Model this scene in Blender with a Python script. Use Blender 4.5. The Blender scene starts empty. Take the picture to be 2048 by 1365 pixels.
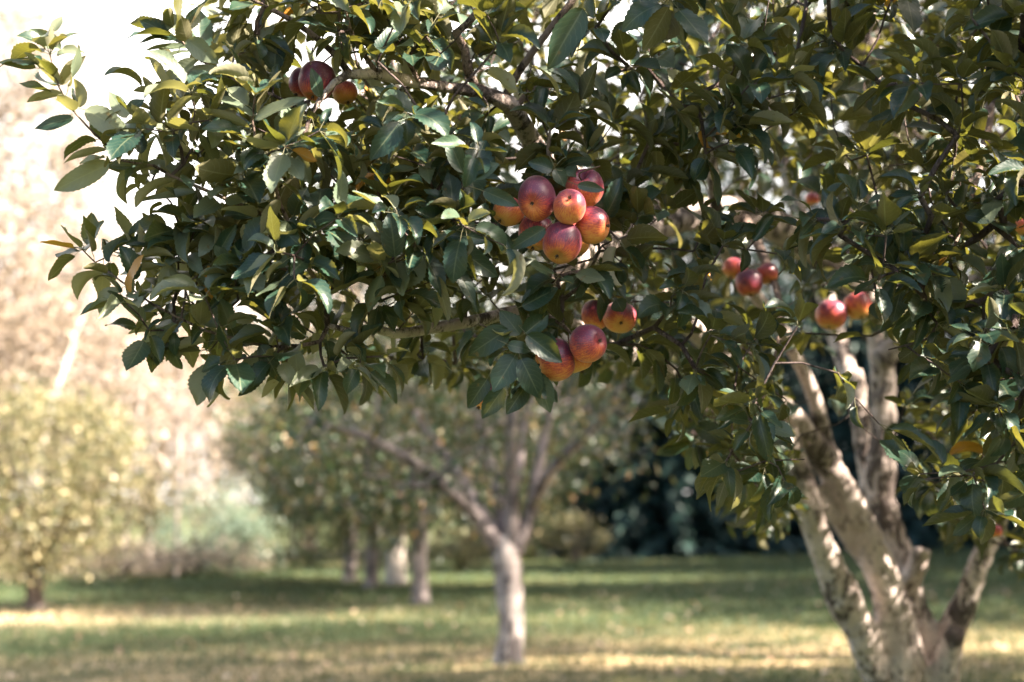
import bpy, math, random
import numpy as np
from mathutils import Vector, Matrix
SC = bpy.context.scene
C = SC.collection
R = math.radians

# ------------------------------------------------------------------ camera
F = 2048 * 50 / 36.0
CAM = np.array([0.0, 0.0, 1.5]); PITCH = math.atan(313 / F)
cd = bpy.data.cameras.new('camera'); cam = bpy.data.objects.new('camera', cd); C.objects.link(cam)
cam.location = CAM; cam.rotation_euler = (R(90) + PITCH, 0, 0)
cd.lens = 50; cd.sensor_width = 36; cd.clip_start = 0.05; cd.clip_end = 2000
cd.dof.use_dof = True; cd.dof.focus_distance = 2.93; cd.dof.aperture_fstop = 2.1; cd.dof.aperture_blades = 0
SC.camera = cam
# ------------------------------------------------------------------ light
SUN_EL, SUN_AZ = R(38), R(108)            # azimuth clockwise from +Y (the view direction)
S = np.array([math.sin(SUN_AZ) * math.cos(SUN_EL), math.cos(SUN_AZ) * math.cos(SUN_EL), math.sin(SUN_EL)])
w = bpy.data.worlds.new('World'); SC.world = w; w.use_nodes = True
nt = w.node_tree; bg = nt.nodes['Background']
sky = nt.nodes.new('ShaderNodeTexSky'); sky.sky_type = 'NISHITA'; sky.sun_disc = False
sky.sun_elevation = SUN_EL; sky.sun_rotation = SUN_AZ; sky.dust_density = 4.0; sky.air_density = 1.0; sky.ozone_density = 1.0
# bright white added to the sky at far left for its blown-out look, plain sky elsewhere
tc = nt.nodes.new('ShaderNodeTexCoord'); dp = nt.nodes.new('ShaderNodeVectorMath'); dp.operation = 'DOT_PRODUCT'
nt.links.new(tc.outputs['Generated'], dp.inputs[0]); dp.inputs[1].default_value = Vector((-0.40, 0.87, 0.30)).normalized()
cn = nt.nodes.new('ShaderNodeTexNoise'); cn.inputs['Scale'].default_value = 2.2; cn.inputs['Detail'].default_value = 6; nt.links.new(tc.outputs['Generated'], cn.inputs['Vector'])
ad = nt.nodes.new('ShaderNodeMath'); ad.operation = 'MULTIPLY_ADD'; nt.links.new(cn.outputs[0], ad.inputs[0]); ad.inputs[1].default_value = 0.45; nt.links.new(dp.outputs['Value'], ad.inputs[2])
cr_ = nt.nodes.new('ShaderNodeMapRange'); cr_.interpolation_type = 'SMOOTHSTEP'; nt.links.new(ad.outputs[0], cr_.inputs[0]); cr_.inputs[1].default_value = 0.80; cr_.inputs[2].default_value = 1.08
mxs = nt.nodes.new('ShaderNodeMix'); mxs.data_type = 'RGBA'; nt.links.new(cr_.outputs[0], mxs.inputs[0]); nt.links.new(sky.outputs[0], mxs.inputs[6]); mxs.inputs[7].default_value = (6.6, 6.3, 6.0, 1)
nt.links.new(mxs.outputs[2], bg.inputs[0]); bg.inputs[1].default_value = 0.06
sl = bpy.data.lights.new('sun', 'SUN'); so = bpy.data.objects.new('sun', sl); C.objects.link(so)
sl.energy = 5.0; sl.angle = R(0.53); sl.color = (1.0, 0.86, 0.72)
so.rotation_euler = Vector(-S).to_track_quat('-Z', 'Y').to_euler(); so.location = (30, -20, 30)
SC.view_settings.view_transform = 'Standard'; SC.view_settings.look = 'None'
SC.view_settings.exposure = 3.0; SC.view_settings.gamma = 1.0
cy = SC.cycles
cy.max_bounces = 7; cy.diffuse_bounces = 3; cy.glossy_bounces = 2; cy.transmission_bounces = 4
cy.transparent_max_bounces = 4; cy.caustics_reflective = False; cy.caustics_refractive = False
cy.use_denoising = True; cy.sample_clamp_indirect = 4.0

rng = np.random.default_rng(11)
random.seed(5)

# ------------------------------------------------------------------ geometry helpers
RC = np.array([[1, 0, 0], [0, math.cos(PITCH), -math.sin(PITCH)], [0, math.sin(PITCH), math.cos(PITCH)]])
def P(px, py, d):
    """the world point seen at photo pixel (px, py) at distance d along the lens axis"""
    return CAM + RC @ np.array([(px - 1024) / F * d, d, -(py - 682.5) / F * d])
def proj(p):
    q = (np.atleast_2d(p) - CAM) @ RC
    d = np.maximum(q[:, 1], 1e-3)
    return 1024 + q[:, 0] / d * F, 682.5 - q[:, 2] / d * F, q[:, 1]
def ground(x, y):
    return 0.026 * x + 0.05 * np.sin(x * 0.31 + 1.0) * np.sin(y * 0.17) - 0.03
def unit(v):
    return v / np.maximum(np.linalg.norm(v, axis=-1, keepdims=True), 1e-9)

class MB:
    def __init__(s): s.v = []; s.f = []; s.a = []; s.r = []; s.n = 0; s.mi = []; s.cur = 0
    def add(s, v, f, a=None, r=None):
        v = np.asarray(v, float).reshape(-1, 3)
        s.v.append(v); s.f.append(np.asarray(f, np.int64).reshape(-1, 4) + s.n)
        s.a.append(np.zeros((len(v), 2)) if a is None else np.asarray(a).reshape(-1, 2))
        s.mi.append(np.full(len(s.f[-1]), s.cur, np.int32))
        s.r.append(np.zeros(len(v)) if r is None else np.asarray(r).reshape(-1)); s.n += len(v)
    def build(s, name, mat, parent=None, smooth=True, origin=None):
        v = np.concatenate(s.v); f = np.concatenate(s.f)
        if origin is not None: v = v - np.asarray(origin)
        me = bpy.data.meshes.new(name)
        me.vertices.add(len(v)); me.vertices.foreach_set('co', v.astype(np.float32).ravel())
        me.loops.add(f.size); me.loops.foreach_set('vertex_index', f.astype(np.int32).ravel())
        me.polygons.add(len(f)); me.polygons.foreach_set('loop_start', np.arange(0, f.size, 4, dtype=np.int32))
        me.polygons.foreach_set('loop_total', np.full(len(f), 4, np.int32))
        if smooth: me.polygons.foreach_set('use_smooth', np.ones(len(f), bool))
        me.update(calc_edges=True)
        at = me.attributes.new('uvp', 'FLOAT2', 'POINT'); at.data.foreach_set('vector', np.concatenate(s.a).astype(np.float32).ravel())
        at = me.attributes.new('rnd', 'FLOAT', 'POINT'); at.data.foreach_set('value', np.concatenate(s.r).astype(np.float32))
        for m_ in (mat if isinstance(mat, (list, tuple)) else [mat]): me.materials.append(m_)
        me.polygons.foreach_set('material_index', np.concatenate(s.mi))
        o = bpy.data.objects.new(name, me); C.objects.link(o)
        if parent: o.parent = parent
        elif origin is not None: o.location = origin
        return o

def thing(name, label, cat, loc=(0, 0, 0), group=None):
    o = bpy.data.objects.new(name, None); C.objects.link(o); o.location = loc; o.empty_display_size = 0.1
    o['label'] = label; o['category'] = cat
    if group: o['group'] = group
    return o
def tag(o, label, cat, group=None, kind=None):
    if label: o['label'] = label
    if cat: o['category'] = cat
    if group: o['group'] = group
    if kind: o['kind'] = kind
    return o

def smooth_line(pts, step):
    """Catmull-Rom through rows (x, y, z, r), resampled about every step metres"""
    pts = np.asarray(pts, float); out = []
    for i in range(len(pts) - 1):
        p0 = pts[max(i - 1, 0)]; p1 = pts[i]; p2 = pts[i + 1]; p3 = pts[min(i + 2, len(pts) - 1)]
        n = max(1, int(math.ceil(np.linalg.norm(p2[:3] - p1[:3]) / step)))
        for k in range(n):
            t = k / n
            out.append(0.5 * ((2 * p1) + (-p0 + p2) * t + (2 * p0 - 5 * p1 + 4 * p2 - p3) * t * t + (-p0 + 3 * p1 - 3 * p2 + p3) * t ** 3))
    out.append(pts[-1]); return np.array(out)

def tube(mb, pts, rad, sides=6, lump=0.0, r=0.0):
    pts = np.asarray(pts, float); n = len(pts)
    if n < 2: return
    t = unit(np.gradient(pts, axis=0))
    a = np.array([0.3, 0.9, 0.2]) if abs(t[0][1]) < 0.8 else np.array([1.0, 0, 0])
    a = unit(a - t[0] * (a @ t[0])); fr = []
    for i in range(n):
        a = a - t[i] * (a @ t[i]); a = a / max(np.linalg.norm(a), 1e-9); fr.append(a)
    fr = np.array(fr); b = np.cross(t, fr)
    ph = np.arange(sides) / sides * 2 * np.pi
    rr = np.asarray(rad)[:, None] * np.ones(sides)
    if lump:
        k = rng.uniform(0, 6, 6); l = np.arange(n)[:, None] * 0.35
        rr = rr * (1 + lump * (0.5 * np.sin(2 * ph + k[0] + l * .5) + 0.35 * np.sin(3 * ph + k[1] + l) + 0.3 * np.sin(5 * ph + k[2] - l * 1.7) + 0.25 * np.sin(l * 2.3 + k[3])))
    v = pts[:, None, :] + rr[..., None] * (np.cos(ph)[None, :, None] * fr[:, None, :] + np.sin(ph)[None, :, None] * b[:, None, :])
    i = np.arange(n - 1)[:, None]; j = np.arange(sides)[None, :]; j2 = (j + 1) % sides
    f = np.stack([i * sides + j, i * sides + j2, (i + 1) * sides + j2, (i + 1) * sides + j], -1)
    L = np.concatenate([[0], np.cumsum(np.linalg.norm(np.diff(pts, axis=0), axis=1))])
    a2 = np.stack([np.broadcast_to(ph / 6.2832, (n, sides)), np.broadcast_to(L[:, None], (n, sides))], -1)
    mb.add(v, f, a2, np.full(n * sides, r))

def leaves(mb, base, d, up, L, W, bend, fold, rnd, rows=6, cols=3, serr=0.0, pet=None, twist=0.0, wave=0.0, irr=0.0):
    """curved leaf blades, all at once. base (N,3); d = direction; up = normal of the upper side"""
    N = len(base)
    if N == 0: return
    d = unit(d); side = unit(np.cross(d, up)); up = np.cross(side, d)
    u = np.linspace(0, 1, rows); v = np.linspace(-1, 1, cols)
    prof = (np.clip(u, 0.0, 1) ** 0.52) * (np.clip(1 - u, 0, 1) ** 0.78) * (1 - 0.25 * np.clip(u - 0.72, 0, 1) / 0.28 * (u < 0.97)); prof = prof / prof.max()
    prof = np.maximum(prof, 0.012)
    L = np.asarray(L)[:, None]; bend = np.asarray(bend)[:, None]
    ang = bend * (u[None, :] - 0.15)
    du = L / (rows - 1)
    cx = np.cumsum(np.cos(ang) * du, 1) - np.cos(ang[:, :1]) * du; cz = -(np.cumsum(np.sin(ang) * du, 1) - np.sin(ang[:, :1]) * du)
    hw = 0.5 * np.asarray(W)[:, None] * prof[None, :]
    ser = np.ones((rows, cols))
    if serr: ser[1::2, 0] += serr; ser[1::2, -1] += serr; ser[2::2, 0] -= serr; ser[2::2, -1] -= serr
    fo = np.asarray(fold)[:, None, None]
    s_ = hw[:, :, None] * v[None, None, :] * ser[None] * np.cos(fo * np.abs(v)[None, None, :])
    h_ = hw[:, :, None] * np.abs(v)[None, None, :] * np.sin(fo * (0.5 + 0.5 * np.abs(v)[None, None, :]))
    if wave:
        kk = rng.uniform(0, 6.28, (N, 1, 1)); h_ = h_ + wave * L[:, :, None] * np.sin(u[None, :, None] * 9 + kk + v[None, None, :] * 2.2) * (np.abs(v)[None, None, :] ** 1.5)
    if irr:
        k1 = rng.uniform(0, 6.28, (N, 1, 1)); k2 = rng.uniform(4, 11, (N, 1, 1))
        s_ = s_ * (1 + irr * np.sin(u[None, :, None] * k2 + k1 + 2.0 * np.sign(v)[None, None, :]))
    tw = rng.normal(0, 1, (N, 1)) * twist * u[None, :]
    ct, st = np.cos(tw)[..., None], np.sin(tw)[..., None]
    s2 = s_ * ct - h_ * st; h2 = s_ * st + h_ * ct
    nx = -np.sin(-ang); nz = np.cos(ang)
    X = cx[:, :, None] + h2 * np.sin(ang)[:, :, None]; Z = cz[:, :, None] + h2 * nz[:, :, None]
    V = base[:, None, None, :] + X[..., None] * d[:, None, None, :] + s2[..., None] * side[:, None, None, :] + Z[..., None] * up[:, None, None, :]
    V = V.reshape(N, rows * cols, 3)
    i = np.arange(rows - 1)[:, None]; j = np.arange(cols - 1)[None, :]
    f = np.stack([i * cols + j, i * cols + j + 1, (i + 1) * cols + j + 1, (i + 1) * cols + j], -1).reshape(-1, 4)
    Fc = f[None] + (np.arange(N) * rows * cols)[:, None, None]
    A = np.stack(np.broadcast_arrays(u[:, None], v[None, :]), -1).reshape(1, -1, 2).repeat(N, 0)
    mb.add(V, Fc, A, np.repeat(rnd, rows * cols))
    if pet is not None:                       # leaf stalks
        c = 4; rr = 0.0008
        mid = (pet + base) / 2 + up * 0.002
        path = np.stack([pet, mid, base + d * 0.004], 1)
        ph = np.arange(3) / 3 * 2 * np.pi
        ring = rr * (np.cos(ph)[None, None, :, None] * side[:, None, None, :] + np.sin(ph)[None, None, :, None] * up[:, None, None, :])
        V = (path[:, :, None, :] + ring).reshape(N, 9, 3)
        i = np.arange(2)[:, None]; j = np.arange(3)[None, :]
        f = np.stack([i * 3 + j, i * 3 + (j + 1) % 3, (i + 1) * 3 + (j + 1) % 3, (i + 1) * 3 + j], -1).reshape(-1, 4)
        mb.add(V, f[None] + (np.arange(N) * 9)[:, None, None], np.tile([[0.5, 0.0]], (N * 9, 1)), np.repeat(rnd, 9))

# ------------------------------------------------------------------ materials
def nmat(name):
    m = bpy.data.materials.new(name); m.use_nodes = True; t = m.node_tree
    b = t.nodes['Principled BSDF']; return m, t, b
def N(t, kind, **kw):
    n = t.nodes.new(kind)
    for k, v in kw.items(): setattr(n, k, v)
    return n
def ramp(t, src, stops, interp='LINEAR'):
    r = N(t, 'ShaderNodeValToRGB'); e = r.color_ramp.elements; r.color_ramp.interpolation = interp
    while len(e) < len(stops): e.new(0.5)
    for x, (p, c) in zip(e, stops): x.position = p; x.color = (*c, 1) if len(c) == 3 else c
    t.links.new(src, r.inputs[0]); return r.outputs[0]
def mix(t, a, b, f, mode='MIX'):
    m = N(t, 'ShaderNodeMix', data_type='RGBA', blend_type=mode)
    for s, x in ((6, a), (7, b), (0, f)):
        if hasattr(x, 'links') or hasattr(x, 'is_linked'): t.links.new(x, m.inputs[s])
        else: m.inputs[s].default_value = (*x, 1) if isinstance(x, tuple) else x
    return m.outputs[2]
def math_(t, op, a, b=0.0, c=None):
    m = N(t, 'ShaderNodeMath', operation=op)
    for s, x in enumerate((a, b) if c is None else (a, b, c)):
        if hasattr(x, 'is_linked'): t.links.new(x, m.inputs[s])
        else: m.inputs[s].default_value = x
    return m.outputs[0]
def noise(t, vec, scale, detail=3, rough=0.5, out=0):
    n = N(t, 'ShaderNodeTexNoise'); n.inputs['Scale'].default_value = scale; n.inputs['Detail'].default_value = detail; n.inputs['Roughness'].default_value = rough
    if vec is not None: t.links.new(vec, n.inputs['Vector'])
    return n.outputs[out]
def bump(t, b, h, s, dist=0.01):
    n = N(t, 'ShaderNodeBump'); n.inputs['Strength'].default_value = s; n.inputs['Distance'].default_value = dist
    t.links.new(h, n.inputs['Height']); t.links.new(n.outputs[0], b.inputs['Normal'])
    return n.outputs[0]

def leaf_mat(name, tops, unders, trans, veins=True, tmix=0.3, odd=None, rough=0.4):
    m, t, b = nmat(name)
    rn = N(t, 'ShaderNodeAttribute', attribute_name='rnd').outputs['Fac']
    top = ramp(t, rn, tops); und = ramp(t, rn, unders)
    geo = N(t, 'ShaderNodeNewGeometry')
    if veins:
        uv = N(t, 'ShaderNodeAttribute', attribute_name='uvp').outputs['Vector']
        sp = N(t, 'ShaderNodeSeparateXYZ'); t.links.new(uv, sp.inputs[0]); u, v = sp.outputs[0], sp.outputs[1]
        av = math_(t, 'ABSOLUTE', v)
        rib = math_(t, 'LESS_THAN', av, 0.055)
        wob = math_(t, 'MULTIPLY', math_(t, 'SUBTRACT', noise(t, N(t, 'ShaderNodeTexCoord').outputs['Object'], 45, 2), 0.5), 1.6)
        ph = math_(t, 'ADD', wob, math_(t, 'SUBTRACT', math_(t, 'MULTIPLY', math_(t, 'POWER', u, 0.85), 7.5), math_(t, 'MULTIPLY', math_(t, 'POWER', av, 1.3), 1.9)))
        fr = math_(t, 'ABSOLUTE', math_(t, 'SUBTRACT', math_(t, 'FRACT', ph), 0.5))
        vein = math_(t, 'MULTIPLY', math_(t, 'LESS_THAN', fr, 0.06), 0.42)
        line = math_(t, 'MAXIMUM', math_(t, 'MULTIPLY', rib, 0.9), vein)
        blot = noise(t, N(t, 'ShaderNodeTexCoord').outputs['Object'], 60, 3)
        top = mix(t, top, (0.26, 0.28, 0.15), math_(t, 'MULTIPLY', line, 0.34))
        top = mix(t, top, (0.9, 0.95, 0.8), math_(t, 'MULTIPLY', math_(t, 'SUBTRACT', blot, 0.45), 0.25), 'OVERLAY')
        und = mix(t, und, (0.32, 0.31, 0.19), math_(t, 'MULTIPLY', line, 0.5))
        sp2 = noise(t, N(t, 'ShaderNodeTexCoord').outputs['Object'], 38, 4, 0.6)
        spot = ramp(t, sp2, [(0.66, (0, 0, 0)), (0.70, (0.8, 0.8, 0.8))])
        top = mix(t, top, (0.13, 0.085, 0.03), spot); und = mix(t, und, (0.14, 0.085, 0.035), spot)
        hh = math_(t, 'ADD', math_(t, 'MULTIPLY', fr, 1.2), math_(t, 'MULTIPLY', math_(t, 'MINIMUM', math_(t, 'MULTIPLY', av, 6), 1.0), 0.6))
        bump(t, b, math_(t, 'ADD', hh, math_(t, 'MULTIPLY', sp2, 1.5)), 0.16, 0.0016)
    col = mix(t, top, und, geo.outputs['Backfacing'])
    t.links.new(col, b.inputs['Base Color'])
    b.inputs['Specular IOR Level'].default_value = 0.5
    rg = N(t, 'ShaderNodeMapRange'); t.links.new(geo.outputs['Backfacing'], rg.inputs[0]); rg.inputs[3].default_value = rough; rg.inputs[4].default_value = 0.75
    t.links.new(rg.outputs[0], b.inputs['Roughness'])
    tr = N(t, 'ShaderNodeBsdfTranslucent'); tc = ramp(t, rn, trans); t.links.new(tc, tr.inputs[0])
    ms = N(t, 'ShaderNodeMixShader'); ms.inputs[0].default_value = tmix
    t.links.new(b.outputs[0], ms.inputs[1]); t.links.new(tr.outputs[0], ms.inputs[2])
    t.links.new(ms.outputs[0], t.nodes['Material Output'].inputs[0]); return m

YEL = (0.48, 0.20, 0.03)
M_leaf = leaf_mat('apple_leaf', [(0, (0.008, 0.030, 0.023)), (0.72, (0.020, 0.054, 0.033)), (0.80, (0.09, 0.13, 0.085)), (0.975, (0.16, 0.18, 0.12)), (0.992, (0.16, 0.13, 0.02)), (0.998, YEL)],
                  [(0, (0.075, 0.075, 0.036)), (0.72, (0.12, 0.11, 0.052)), (0.96, (0.27, 0.26, 0.17)), (0.992, (0.28, 0.19, 0.04)), (0.998, YEL)],
                  [(0, (0.15, 0.165, 0.022)), (0.75, (0.24, 0.22, 0.03)), (0.95, (0.36, 0.34, 0.10)), (0.99, (0.6, 0.38, 0.03))], tmix=0.25)
M_orch = leaf_mat('orchard_leaf', [(0, (0.014, 0.044, 0.018)), (0.86, (0.044, 0.078, 0.026)), (0.90, (0.40, 0.38, 0.24)), (0.97, (0.34, 0.18, 0.06))],  # the few cream leaves stand in for sun flecks in the crown
                  [(0, (0.05, 0.062, 0.03)), (0.88, (0.09, 0.095, 0.042)), (0.97, (0.35, 0.25, 0.12))],
                  [(0, (0.08, 0.11, 0.025)), (0.88, (0.16, 0.16, 0.04)), (0.97, (0.45, 0.36, 0.12))], veins=False, rough=0.32, tmix=0.22)
M_gold = leaf_mat('golden_leaf', [(0, (0.03, 0.045, 0.020)), (0.6, (0.10, 0.11, 0.045)), (1, (0.55, 0.47, 0.28))],
                  [(0, (0.08, 0.085, 0.04)), (1, (0.36, 0.31, 0.17))], [(0, (0.15, 0.155, 0.05)), (1, (0.5, 0.42, 0.18))], veins=False, tmix=0.3)
M_pale = leaf_mat('pale_autumn_leaf', [(0, (0.06, 0.048, 0.032)), (0.5, (0.22, 0.175, 0.13)), (1, (0.64, 0.54, 0.43))],
                  [(0, (0.1, 0.08, 0.055)), (1, (0.5, 0.42, 0.34))], [(0, (0.18, 0.14, 0.09)), (1, (0.6, 0.5, 0.38))], veins=False, tmix=0.4)
M_blue = leaf_mat('grey_green_leaf', [(0, (0.08, 0.14, 0.12)), (1, (0.20, 0.27, 0.20))],
                  [(0, (0.14, 0.2, 0.16)), (1, (0.25, 0.3, 0.24))], [(0, (0.15, 0.22, 0.1)), (1, (0.3, 0.35, 0.18))], veins=False)
M_needle = leaf_mat('spruce_needles', [(0, (0.008, 0.035, 0.030)), (1, (0.012, 0.042, 0.030))],
                    [(0, (0.008, 0.03, 0.028)), (1, (0.022, 0.06, 0.048))], [(0, (0.01, 0.04, 0.02)), (1, (0.02, 0.06, 0.03))], veins=False, tmix=0.1, rough=0.6)

def bark_mat(name, pale, mid, dark, scale=1.0, spots=0.5, rings=True):
    m, t, b = nmat(name)
    oc = N(t, 'ShaderNodeTexCoord').outputs['Object']
    mp = N(t, 'ShaderNodeMapping'); t.links.new(oc, mp.inputs[0]); mp.inputs['Scale'].default_value = (1, 1, 0.45)
    n1 = noise(t, mp.outputs[0], 9 * scale, 6, 0.65); n2 = noise(t, oc, 3.2 * scale, 4, 0.6); n3 = noise(t, mp.outputs[0], 34 * scale, 5, 0.7)
    c = ramp(t, n1, [(0.36, mid), (0.58, pale)])
    n4 = noise(t, mp.outputs[0], 24 * scale, 6, 0.78)
    c = mix(t, c, dark, ramp(t, math_(t, 'ADD', math_(t, 'MULTIPLY', n2, 0.6), math_(t, 'MULTIPLY', n4, 0.6)), [(0.66 - spots * 0.05, (0, 0, 0)), (0.70 - spots * 0.045, (0.9, 0.9, 0.9))]))
    c = mix(t, c, dark, ramp(t, n3, [(0.54, (0, 0, 0)), (0.64, (0.75, 0.75, 0.75))]))
    t.links.new(c, b.inputs['Base Color']); b.inputs['Roughness'].default_value = 0.85; b.inputs['Specular IOR Level'].default_value = 0.2
    uv = N(t, 'ShaderNodeAttribute', attribute_name='uvp').outputs['Vector']
    h = math_(t, 'ADD', math_(t, 'MULTIPLY', n4, 1.3), math_(t, 'MULTIPLY', n3, 0.6))
    bump(t, b, h, 0.9, 0.015); return m
M_bark = bark_mat('apple_bark', (0.62, 0.53, 0.48), (0.42, 0.345, 0.31), (0.045, 0.034, 0.030), 1.1, 1.0)
M_limb = bark_mat('limb_bark', (0.32, 0.24, 0.20), (0.17, 0.12, 0.10), (0.03, 0.022, 0.018), 2.2, 0.6)
M_twig = bark_mat('twig_bark', (0.17, 0.13, 0.12), (0.09, 0.065, 0.06), (0.05, 0.032, 0.028), 3.0, 0.2)
M_grey = bark_mat('grey_orchard_bark', (0.66, 0.59, 0.56), (0.34, 0.29, 0.28), (0.04, 0.035, 0.04), 0.4, 1.9)
M_white = bark_mat('white_birch_bark', (0.8, 0.72, 0.66), (0.66, 0.58, 0.52), (0.2, 0.15, 0.13), 0.8, -0.4)
M_dark = bark_mat('dark_bark', (0.10, 0.08, 0.07), (0.06, 0.05, 0.045), (0.02, 0.02, 0.02), 1.0)

M_ltwig = bark_mat('orchard_limb_bark', (0.38, 0.32, 0.31), (0.20, 0.17, 0.17), (0.04, 0.035, 0.035), 0.7, 0.8)
M_pbark = bark_mat('pale_tree_bark', (0.42, 0.36, 0.32), (0.3, 0.25, 0.22), (0.12, 0.09, 0.08), 0.8, 0.0)
# ------------------------------------------------------------------ tree growing
class Tree:
    """a skeleton that grows twigs towards target points; limbs are given as rows (x, y, z, radius)"""
    def __init__(s, step=0.06):
        s.p = []; s.par = []; s.r = []; s.step = step; s.limbs = []
    def limb(s, rows, leafy=False):
        q = smooth_line(rows, s.step); idx = []
        for k, row in enumerate(q):
            s.p.append(row[:3]); s.r.append(row[3]); s.par.append(idx[-1] if idx else -1); idx.append(len(s.p) - 1)
        s.limbs.append(idx); return idx
    def grow(s, T, maxlen=2.5, sag=0.08, start=0, tip=0.0016, jit=0.012, seg=0.07, kexp=0.42):
        """connect each target to the nearest node; returns list of node-index paths"""
        base = np.array(s.p); n0 = len(base)
        cap = n0 + int(len(T) * 40) + 10; pos = np.zeros((cap, 3)); pos[:n0] = base; cnt = n0
        ok = np.ones(cap, bool); par = list(s.par)
        dd = np.array([np.min(((base - t) ** 2).sum(1)) for t in T]) if len(T) else []
        paths = []
        for k in np.argsort(dd):
            t = T[k]; q = pos[:cnt] - t; d2 = (q ** 2).sum(1)
            # like real shoots: prefer an origin a little lower than the tip
            cost = np.sqrt(d2) * (1 + 0.35 * np.clip(q[:, 2] / (np.sqrt(d2) + 1e-6), -1, 1))
            i = int(np.argmin(cost)); L = math.sqrt(d2[i])
            if L > maxlen or L < 0.01: continue
            n = max(2, int(L / seg)); a = pos[i].copy()
            side = rng.normal(0, 1, 3) * 0.12 * L; side[2] = abs(side[2]) * 0.5 - sag * L * 0.3
            path = [i]
            for m in range(1, n + 1):
                f = m / n; x = a + (t - a) * f + side * 4 * f * (1 - f) * 0.5 + rng.normal(0, jit, 3) * min(1, 4 * f * (1 - f)) * min(1, L * 3)
                pos[cnt] = x; par.append(path[-1]); path.append(cnt); cnt += 1
                if cnt >= cap: break
            paths.append(path)
            if cnt >= cap: break
        load = np.zeros(cnt)
        for p_ in paths: load[p_[-1]] += 1
        for i in range(cnt - 1, -1, -1):
            if par[i] >= 0: load[par[i]] += load[i]
        rad = np.minimum(tip * np.maximum(load, 1) ** kexp, 0.0085 if tip < 0.003 else 0.05)
        rr = np.array(s.r); rad[:n0] = np.maximum(rr, 0)
        s.pos = pos[:cnt]; s.rad = rad; s.n0 = n0; s.paths = paths; return paths

def owners(tr):
    """which limb each twig path grows from"""
    own = {}
    for k, idx in enumerate(tr.limbs):
        for i in idx: own[i] = k
    out = []
    for p_ in tr.paths:
        k = own[p_[0]]; out.append(k)
        for i in p_[1:]: own[i] = k
    return out
def limb_objs(tr, root, mats, base, sides=9, lump=0.06, tsides=5):
    own = owners(tr)
    # small side limbs are twigs of the limb they spring from
    for k, idx in enumerate(tr.limbs):
        mb = MB(); tube(mb, np.array([tr.p[i] for i in idx]) - base, np.array([tr.r[i] for i in idx]), sides, lump)
        mb.cur = 1
        for p_, o_ in zip(tr.paths, own):
            if o_ != k: continue
            r = tr.rad[p_].copy(); r[0] = min(r[0], r[1] * 1.25)
            tube(mb, tr.pos[p_] - base, r, tsides)
        mb.build('limb', [M_bark if mats[0] is M_limb and tr.r[idx[0]] > 0.036 else mats[0], mats[1]], root)

# ================================================================== SETTING
def mk_ground():
    xs = np.concatenate([[-400, -200, -100, -60], np.linspace(-40, 40, 121), [60, 100, 200, 400]])
    ys = np.concatenate([[-200, -80, -30], np.linspace(-10, 60, 106), [80, 120, 200, 400, 700]])
    X, Y = np.meshgrid(xs, ys, indexing='ij'); Z = ground(X, Y)
    Z = np.where(np.abs(X) > 40, 0.026 * np.clip(X, -40, 40), Z) + rng.normal(0, 0.006, X.shape)
    mb = MB(); nx, ny = X.shape; i = np.arange(nx - 1)[:, None]; j = np.arange(ny - 1)[None, :]
    f = np.stack([i * ny + j, (i + 1) * ny + j, (i + 1) * ny + j + 1, i * ny + j + 1], -1)
    mb.add(np.stack([X, Y, Z], -1), f)
    m, t, b = nmat('lawn'); oc = N(t, 'ShaderNodeTexCoord').outputs['Object']
    n1 = noise(t, oc, 0.35, 5, 0.6); n2 = noise(t, oc, 3.5, 6, 0.7); n3 = noise(t, oc, 45, 4, 0.7)
    c = ramp(t, n2, [(0.30, (0.020, 0.056, 0.022)), (0.62, (0.052, 0.078, 0.030))])
    c = mix(t, c, (0.36, 0.27, 0.13), ramp(t, n1, [(0.50, (0.0, 0.0, 0.0)), (0.72, (0.40, 0.40, 0.40))]))
    sx = N(t, 'ShaderNodeSeparateXYZ'); t.links.new(oc, sx.inputs[0])
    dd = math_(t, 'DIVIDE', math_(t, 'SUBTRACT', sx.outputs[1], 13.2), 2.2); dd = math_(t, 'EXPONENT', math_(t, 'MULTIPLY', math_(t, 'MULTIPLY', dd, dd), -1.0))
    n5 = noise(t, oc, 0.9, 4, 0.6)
    c = mix(t, c, (0.54, 0.40, 0.23), math_(t, 'MULTIPLY', dd, ramp(t, math_(t, 'ADD', math_(t, 'MULTIPLY', n2, 0.4), math_(t, 'MULTIPLY', n5, 0.8)), [(0.48, (0.0, 0.0, 0.0)), (0.64, (0.95, 0.95, 0.95))])))  # dry straw colour paints the sunlit band across the near lawn
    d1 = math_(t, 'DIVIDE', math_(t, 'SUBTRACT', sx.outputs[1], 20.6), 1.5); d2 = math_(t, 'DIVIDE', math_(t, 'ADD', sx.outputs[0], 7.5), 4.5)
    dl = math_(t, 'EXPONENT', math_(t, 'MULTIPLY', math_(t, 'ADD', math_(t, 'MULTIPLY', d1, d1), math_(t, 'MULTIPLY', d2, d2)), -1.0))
    c = mix(t, c, (0.55, 0.43, 0.28), math_(t, 'MULTIPLY', dl, 0.9))  # pale dry colour paints the sunlit strip at the left
    c = mix(t, c, (0.45, 0.36, 0.20), ramp(t, n3, [(0.5, (0, 0, 0)), (0.75, (0.6, 0.6, 0.6))]))
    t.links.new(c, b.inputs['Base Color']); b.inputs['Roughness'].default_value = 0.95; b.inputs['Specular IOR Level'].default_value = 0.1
    bump(t, b, math_(t, 'ADD', n3, n2), 0.6, 0.04)
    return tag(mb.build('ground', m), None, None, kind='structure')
mk_ground()

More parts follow.
